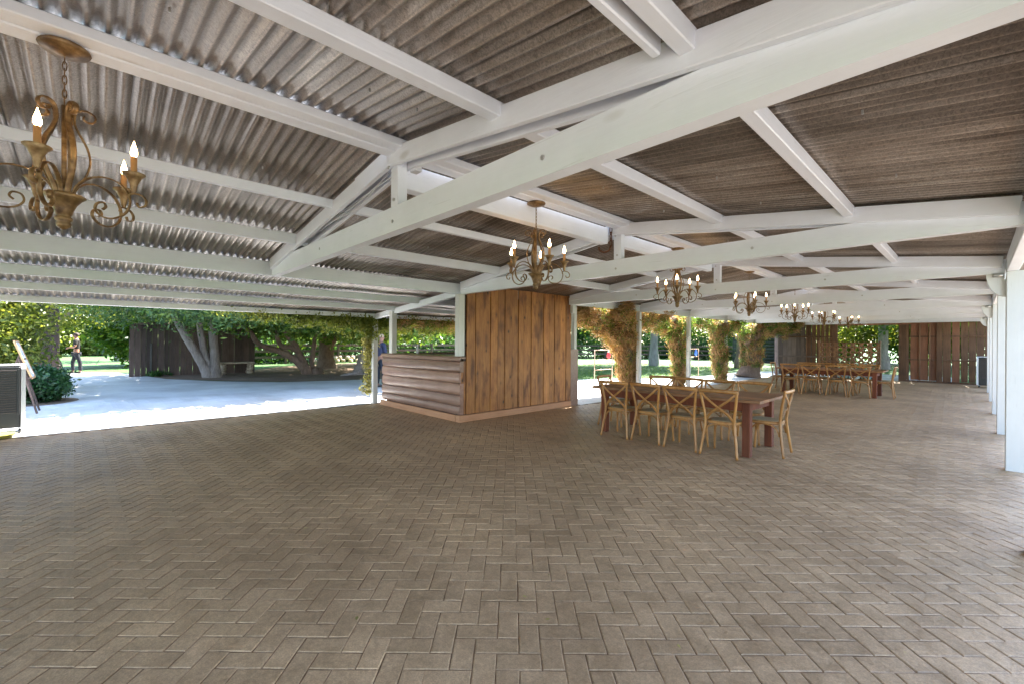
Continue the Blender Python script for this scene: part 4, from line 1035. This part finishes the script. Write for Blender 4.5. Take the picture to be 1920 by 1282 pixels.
ivy_tree('thick ivy covered trunk with a bare flared foot, right of the slim ivy columns', None,
    [(-7.08, 21.45, -.03), (-7.05, 21.5, .22), (-7.0, 21.6, .6), (-7.0, 21.7, 1.2), (-7.0, 21.65, 1.7), (-7.0, 21.5, 2.2)], [.66, .48, .42, .41, .52, .66],
    [([(-7.0, 21.5, 1.7), (-6.95, 20.6, 2.05), (-6.9, 19.6, 2.2), (-6.9, 18.6, 2.25)], .3, 110), ([(-7.0, 22.0, 1.7), (-6.7, 22.8, 1.95), (-6.2, 23.4, 2.15), (-5.6, 23.6, 2.3)], .3, 120), ([(-7, 21.4, 2.1), (-6.3, 21.2, 2.3), (-5.6, 21.2, 2.38)], .25, 60)], 360, .6, .3)

# ladder toss games
def ladder(label, x, y0, y1, col, name):
    rt = thing('ladder_toss_game', label, 'game', (0, 0, 0), 0, 'ladder toss games on the lawn')
    PIPE = bpy.data.materials.get('copper_pipe') or plain('copper_pipe', (.50, .33, .22), .4, .3)
    for y in (y0, y1):
        MB().add(*tube([(x, y, .0), (x, y, 1.26)], .014, 8)).obj('upright', PIPE, rt, True)
        MB().add(*tube([(x - .35, y, .016), (x + .1, y, .016)], .014, 8)).obj('foot', PIPE, rt, True)
    for z in (1.25, .92, .58): MB().add(*tube([(x, y0, z), (x, y1, z)], .013, 8)).obj('rung', PIPE, rt, True)
    y = y0 + (y1 - y0) * .76
    ob = MB().add(*lathe([(.001, -.30), (.055, -.27), (.072, -.20), (.05, -.10), (.02, -.03), (.012, 0), (.001, .005)], 12)).obj('bolas', col, None, True)
    ob.location = (x + .02, y, 1.25); tag(ob, name, 'toss toy'); return rt
REDC = plain('red_cloth', (.65, .04, .05), .7); BLUEC = plain('blue_cloth', (.06, .16, .5), .7)
ladder('thin ladder toss frame on the lawn edge just right of the bar', -8.85, 12.2, 13.25, REDC, 'red ball pouch hanging on the near ladder toss rung')
ladder('thin ladder toss frame on the lawn between the slim ivy trunks', -8.55, 18.3, 19.6, BLUEC, 'blue ball pouch hanging on the far ladder toss rung')
ob = bpy.data.objects['bolas']; 
cap = MB().add(*lathe([(.001, .012), (.02, 0), (.045, -.09), (.03, -.10), (.001, -.1)], 12)).obj('white_top', GREYPL, ob, True)
# barrel
ba = thing('wooden_barrel', 'grey wooden barrel standing on the lawn left of the second slim post', 'barrel', (-11.9, 24.9, -.03))
for k in range(16):
    a0, a1 = 2 * PI * k / 16 + .01, 2 * PI * (k + 1) / 16 - .01; V = []
    for z, r_ in ((0, .28), (.2, .325), (.45, .345), (.7, .325), (.9, .28)): V += [(r_ * math.cos(a0), r_ * math.sin(a0), z), (r_ * math.cos(a1), r_ * math.sin(a1), z)]
    MB().add(V, [(2 * i, 2 * i + 1, 2 * i + 3, 2 * i + 2) for i in range(4)]).obj('stave', BARKB, ba)
MB().add(*lathe([(.001, .87), (.28, .87)], 20)).obj('barrel_head', BARKB, ba)
for z, r_ in ((.06, .297), (.27, .338), (.63, .338), (.84, .297)): MB().add(*lathe([(r_, z - .02), (r_ + .006, z - .02), (r_ + .006, z + .02), (r_, z + .02)], 24)).obj('hoop', DARKSTONE, ba, True)
# dark log cabin wall
lw = thing('log_wall', 'dark log wall standing in shade beyond the thick ivy trunk', 'wall', (0, 0, 0))
for k in range(9):
    MB().add(*tube([(-13.1 + .08 * (k % 2), 36.5, .12 + k * .24), (-7.9, 36.5, .12 + k * .24)], .125, 8)).obj('log', DARKSTONE, lw, True)
for x in (-13.15, -10.4, -7.9): bx(x - .12, x + .12, 36.62, 36.82, 0, 2.3).obj('wall_post', DARKSTONE, lw)
# utility pole
up = thing('utility_pole', 'brown wooden utility pole above the yellow-green hedge', 'pole', (-62, -.0, 0))
MB().add(*tube([(0, 0, -.1), (0, 0, 8.5)], [.2, .14], 10)).obj('pole_shaft', BARKD, up, True); bx(-.06, .06, -1.1, 1.1, 7.8, 7.95).obj('crossarm', BARKD, up)

# ------------------------------------------------------------------ background trees
def bush(x, y, r_, h_, mat, label, n=130, per=60, size=.16, group=None):
    root = thing('bush', label, 'bush', (x, y, -.03), 0, group)
    C = crown_pts(n, 0, 0, .05, h_, r_, r_); clumps(C, .07 * r_ + .1, per, size, mat, 'foliage', root)
    MB().add(*tube([(0, 0, -.05), (0, 0, h_ * .5)], [.12, .05], 6)).obj('stem', BARKD, root); return root
for k, (x, y, r_, h_, m_, lb) in enumerate([
    (-56, -6.6, 2.6, 4.6, LF_YEL, 'sunlit yellow-green bush behind the standing man'), (-57, -3.4, 2.3, 3.9, LF_YEL, 'sunlit yellow-green bush just right of the standing man'),
    (-58, -.4, 2.2, 3.6, LF_YEL, 'sunlit yellow-green bush below the utility pole'), (-57, 2.4, 2.1, 4.4, LF_YEL, 'sunlit yellow-green bush at the left end of the board fence'),
    (-58, 5.8, 2.6, 5.2, LF_YEL, 'tall yellow-green bush directly behind the board fence')]):
    bush(x, y, r_, h_, m_, lb, 170, 60, .20, 'sunlit bushes across the left lawn')
tree(-31.5, -1.75, 6.5, 3.0, 2.15, .28, LF_YEL, 'yellow-green tree with a pale trunk behind the standing man', BARK, 190, 90, .10)
tree(-42, 1.2, 9, 3.2, 3.2, .3, LF_MID, 'pale tree with thin foliage beside the utility pole', BARK, 60, 55, .16)
for k, (x, y, h_, r_, m_, lb) in enumerate([
    (-36, 8.0, 6.5, 3.0, LF_MID, 'green tree behind the rail fence left of the thick trunk'), (-36, 13.5, 7, 3.2, LF_DARK, 'dark green tree behind the thick trunk'),
    (-36, 19.5, 7, 3.4, LF_DARK, 'dark green tree seen over the bar counter, left part'), (-35, 25.5, 7.5, 3.4, LF_MID, 'green tree seen over the bar counter, right part'),
    (-34, 30.5, 8, 3.6, LF_DARK, 'dark green tree hidden mostly behind the bar board wall'), (-31, 36, 8.5, 3.6, LF_DARK, 'dark green tree just right of the bar board wall'),
    (-27.0, 39.5, 8.0, 3.4, LF_MID, 'green tree behind the near ladder toss frame'), (-23.5, 43.5, 9, 3.6, LF_DARK, 'dark green tree directly behind the shaggy orange trunk'),
    (-18.5, 46.5, 8.5, 3.6, LF_MID, 'green tree behind the rail fence near the barrel'), (-14.8, 49, 9, 4.0, LF_DARK, 'green tree between the slim ivy trunks'),
    (-33.5, 2.6, 5.0, 2.5, LF_MID, 'green tree rising behind the board fence')]):
    zb = .05
    tree(x, y, h_, r_, zb, .28, m_, lb, BARKD, 210, 62, .17, 'dense green trees beyond the rail fence')
tree(-15.0, 27.4, 11, 4.6, 3.4, .24, LF_DARK, 'lawn tree with a straight bare grey trunk seen right of the shaggy trunk', BARKB, 170, 75, .15)
tree(-3.95, 35.5, 11, 5.0, 3.0, .24, LF_MID, 'lawn tree with a straight grey trunk seen through the barn opening', BARK, 170, 75, .16)
tree(-10.2, 29.5, 9, 4.2, 3.0, .25, LF_MID, 'slender lawn tree between the thick ivy trunk and the log cabin', BARKD, 120, 70, .15)
tree(-1.6, 38.5, 6, 2.7, .9, .12, LF_YEL, 'small yellow-green tree at the right side of the barn opening', BARKD, 150, 70, .12)
tree(-7.3, 40, 7.5, 3.4, .6, .2, LF_YEL, 'bright leafy tree at the left side of the barn opening', BARKD, 190, 70, .14)
tree(-3.2, 46, 9, 4.4, .3, .3, LF_DARK, 'dark green tree deepest behind the barn opening', BARKD, 240, 60, .2)
tree(2.5, 40, 9, 4.4, .3, .3, LF_DARK, 'dark green tree behind the boards right of the barn opening', BARKD, 160, 60, .2)
# canopy tree shading the right lawn
t8 = thing('shade_tree', 'broad shade tree standing over the lawn behind the near ladder toss frame', 'tree', (0, 0, 0))
MB().add(*tube(catmull([(-17.5, 19.0, -.05), (-17.5, 19.0, 1.2), (-17.4, 18.9, 2.6), (-17.2, 18.8, 4.0)], 4), [.35, .2], 10, jitter=.1)).obj('trunk', BARKD, t8, True)
canopy(t8, -15.8, 19.3, 4.6, 6.2, 2.75, 6.5, 300, 80, .12, LF_MID, sp=.42)
# fringe of grass on the lawn edge
n = 26000; gx = RNG.uniform(-19, -8.7, n); gyy = RNG.uniform(12.5, 30, n); keep = (gx < -10.9 - 0 * gyy) | ((gyy > 16) & (gx < -9.5))
keep &= ~((gx > -15.5) & (gyy < 14.2)); gx = gx[keep]; gyy = gyy[keep]
C = np.column_stack([gx, gyy, np.full(len(gx), -.005)])
V, Q = leaves(C, .04, .12, np.tile([0, 0, 1.0], (len(C), 1)), .35); stuff(nmesh('grass', V, Q, LF_MID))

# ------------------------------------------------------------------ people
def person(label, loc_, rz, arms, shirt, trousers, skin, hair, stride=.0, prop=None, h=1.78):
    root = thing('person', label, 'person', loc_, rz)
    s = h / 1.78
    def skinmesh(name, verts, edges, rad, mat, sub=2):
        me = bpy.data.meshes.new(name); me.from_pydata([(x * s, y * s, z * s) for x, y, z in verts], edges, []); me.update()
        ob = mkobj(name, me, mat, root)
        md = ob.modifiers.new('skin', 'SKIN'); md.use_smooth_shade = True
        for i, r_ in enumerate(rad):
            me.skin_vertices[0].data[i].radius = (r_[0] * s, r_[1] * s) if isinstance(r_, tuple) else (r_ * s, r_ * s)
        me.skin_vertices[0].data[0].use_root = True
        sb = ob.modifiers.new('sub', 'SUBSURF'); sb.levels = sub; sb.render_levels = sub
        return ob
    # faces +y; x = sideways
    V = [(0, 0, .98), (0, -.01, 1.12), (0, -.01, 1.30), (0, -.01, 1.44), (0, .0, 1.53), (0, .02, 1.60), (0, .02, 1.70)]; E = [(0, 1), (1, 2), (2, 3), (3, 4), (4, 5), (5, 6)]
    Rd = [(.15, .10), (.14, .10), (.17, .11), (.13, .08), .052, (.072, .088), (.07, .085)]
    for sd_, (el, ha) in zip((-1, 1), arms):
        b = len(V); V += [(sd_ * .19, 0, 1.42), el, ha, (ha[0] * .98, ha[1] + .03, ha[2] - .07)]; E += [(3, b), (b, b + 1), (b + 1, b + 2), (b + 2, b + 3)]; Rd += [.062, .045, .03, (.035, .02)]
    for sd_ in (-1, 1):
        b = len(V); V += [(sd_ * .09, 0, .90), (sd_ * .11, sd_ * stride, .50), (sd_ * .12, sd_ * stride - .02, .09), (sd_ * .13, sd_ * stride + .12, .035)]
        E += [(0, b), (b, b + 1), (b + 1, b + 2), (b + 2, b + 3)]; Rd += [.09, .062, .045, (.04, .03)]
    body = skinmesh('body', V, E, Rd, skin)
    # shirt
    V = [(0, 0, .98), (0, -.01, 1.12), (0, -.01, 1.30), (0, -.01, 1.44)]; E = [(0, 1), (1, 2), (2, 3)]; Rd = [(.165, .115), (.155, .115), (.183, .125), (.14, .09)]
    for sd_, (el, ha) in zip((-1, 1), arms):
        b = len(V); mid = tuple(.25 * a + .75 * e for a, e in zip((sd_ * .19, 0, 1.42), el)); V += [(sd_ * .19, 0, 1.42), mid]; E += [(3, b), (b, b + 1)]; Rd += [.074, .062]
        if prop == 'long':
            V += [el, tuple(.15 * e + .85 * q for e, q in zip(el, ha))]; E += [(b + 1, b + 2), (b + 2, b + 3)]; Rd += [.056, .042]
    skinmesh('shirt', V, E, Rd, shirt)
    V = [(0, 0, .97)]; E = []; Rd = [(.16, .112)]
    for sd_ in (-1, 1):
        b = len(V); V += [(sd_ * .09, 0, .88), (sd_ * .11, sd_ * stride, .50), (sd_ * .12, sd_ * stride - .02, .10)]; E += [(0, b), (b, b + 1), (b + 1, b + 2)]; Rd += [.102, .075, .064]
    skinmesh('trousers', V, E, Rd, trousers)
    for sd_ in (-1, 1):
        V, Fq = lathe([(.02, -1), (.8, -.8), (1, -.2), (.9, .4), (.5, .9), (.02, 1)], 10); 
        MB().add([((sd_ * .125 + x * .05) * s, (sd_ * stride + .05 + y * .14) * s, (.045 + z * .045) * s) for x, y, z in V], Fq).obj('shoe', BLACKPL, root, True)
    V, Fq = lathe([(.02, 1), (.6, .85), (.95, .4), (1, 0), (.9, -.3)], 12)
    MB().add([((x * .083) * s, (y * .10 + .005 - (.03 if z < 0 else 0)) * s, (1.70 + z * .085) * s) for x, y, z in V], Fq).obj('hair', hair, root, True)
    for sd_ in (-1, 1): MB().add(*rock(sd_ * .03 * s, .104 * s, 1.672 * s, .010, .006, .007)).obj('eye', hair, root, True)
    MB().add(*rock(0, .112 * s, 1.645 * s, .013, .02, .02)).obj('nose', skin, root, True)
    return root
SKIN = plain('skin', (.26, .13, .085), .5, 0, .08); HAIR = plain('hair', (.04, .025, .018), .7); GH = plain('pale_hair', (.32, .24, .17), .7)
SH1 = plain('dark_olive_shirt', (.012, .011, .008), .9); TR1 = plain('dark_jeans', (.007, .009, .015), .9); SH2 = plain('navy_jacket', (.014, .02, .055), .8); TR2 = plain('navy_trousers', (.008, .015, .03), .8)
p1 = person('person in a dark shirt and jeans looking down at a phone in the gateway', (-27.3, -.72, -.0), PI, [((-.26, .04, 1.16), (-.06, .27, 1.14)), ((.26, .04, 1.16), (.06, .27, 1.14))], SH1, TR1, SKIN, HAIR, .12)
ob = bx(-.04, .04, .25, .28, 1.06, 1.20).obj('phone', BLACKPL); ob.location = (-27.3, -.78, 0); ob.rotation_euler = (0, 0, PI); tag(ob, 'dark phone held by the person in the gateway', 'phone')
p2 = person('person in navy clothes standing half hidden behind the slim outer post', (-13.4, 6.74, 0), .1, [((-.24, .02, 1.15), (-.10, .20, .95)), ((.24, .02, 1.15), (.10, .20, .95))], SH2, TR2, SKIN, GH, .04, 'long', 1.73)

# ------------------------------------------------------------------ small things: roofing screws, fallen leaves
mb = MB()
for xs_ in (-4.05, -4.6, -5.1, -5.8, -2.4, -1.4, -.35):
    for k in range(26):
        if random.random() < .55: continue
        y = -1 + k * .61 + random.choice([0, .15, .3]); x = xs_ + random.uniform(-.05, .05)
        mb.add(*cbox(x - .005, x + .005, y - .005, y + .005, zroof(x) - .014, zroof(x) + .01, .002))
stuff(mb.obj('roof_screws', STEEL, pav))
n = 170; P_ = RNG.uniform([-9.6, .5], [1.3, 16], (n, 2)); P_ = P_[(P_[:, 0] > -6.4) | (P_[:, 1] < 4.6)]
C = np.column_stack([P_, np.full(len(P_), .006)]); V, Q = leaves(C, .016, .45, np.column_stack([RNG.normal(size=(len(C), 2)), np.zeros(len(C))]), .12)
V[:, 2] = .004 + np.abs(V[:, 2] - .006) * .5
stuff(nmesh('fallen_leaves', V, Q, LF_TAN))

tb = thing('shade_tree', 'added tree blocking the sun close behind the barn wall boards right of the opening', 'tree', (0, 0, 0))  # added to keep sun slits off the floor, trunk hidden by the boards
MB().add(*tube(catmull([(1.4, 29.5, -.05), (1.4, 29.5, 1.5), (1.2, 29.4, 3.0), (.8, 29.2, 4.4)], 4), [.3, .15], 10, jitter=.1)).obj('trunk', BARKD, tb, True)
canopy(tb, -1.6, 28.6, 5.6, 3.4, 3.1, 6.6, 330, 75, .14, LF_MID, sp=.4)
mb = MB()
for k in range(16):
    ym = (ys[k] + ys[k + 1]) / 2
    for z in (.35, 1.30, 2.25):
        for dy_ in (-.05, .05): mb.add(*cbox(-6.60, -6.572 + (.0, .012, -.006, .008)[k % 4] - .01, ym + dy_ - .004, ym + dy_ + .004, z - .004, z + .004, .001))
stuff(mb.obj('nail_heads', RUST, bar))
for tr in [o for o in pav.children if o.name.startswith('truss')]:
    for (x, z) in ((XM, 2.62), (XM, 2.86), (XM - .02, 2.45), (XM + 1.6, 2.47), (XM - 1.6, 2.47)):
        yy = -.047 if z < 2.5 else (-.047 if z < 2.7 else -.09)
        MB().add(*lathe([(.001, -.004), (.014, -.003), (.015, .004)], 8, (x, yy, z), 'y')).obj('bolt', STEEL, tr)
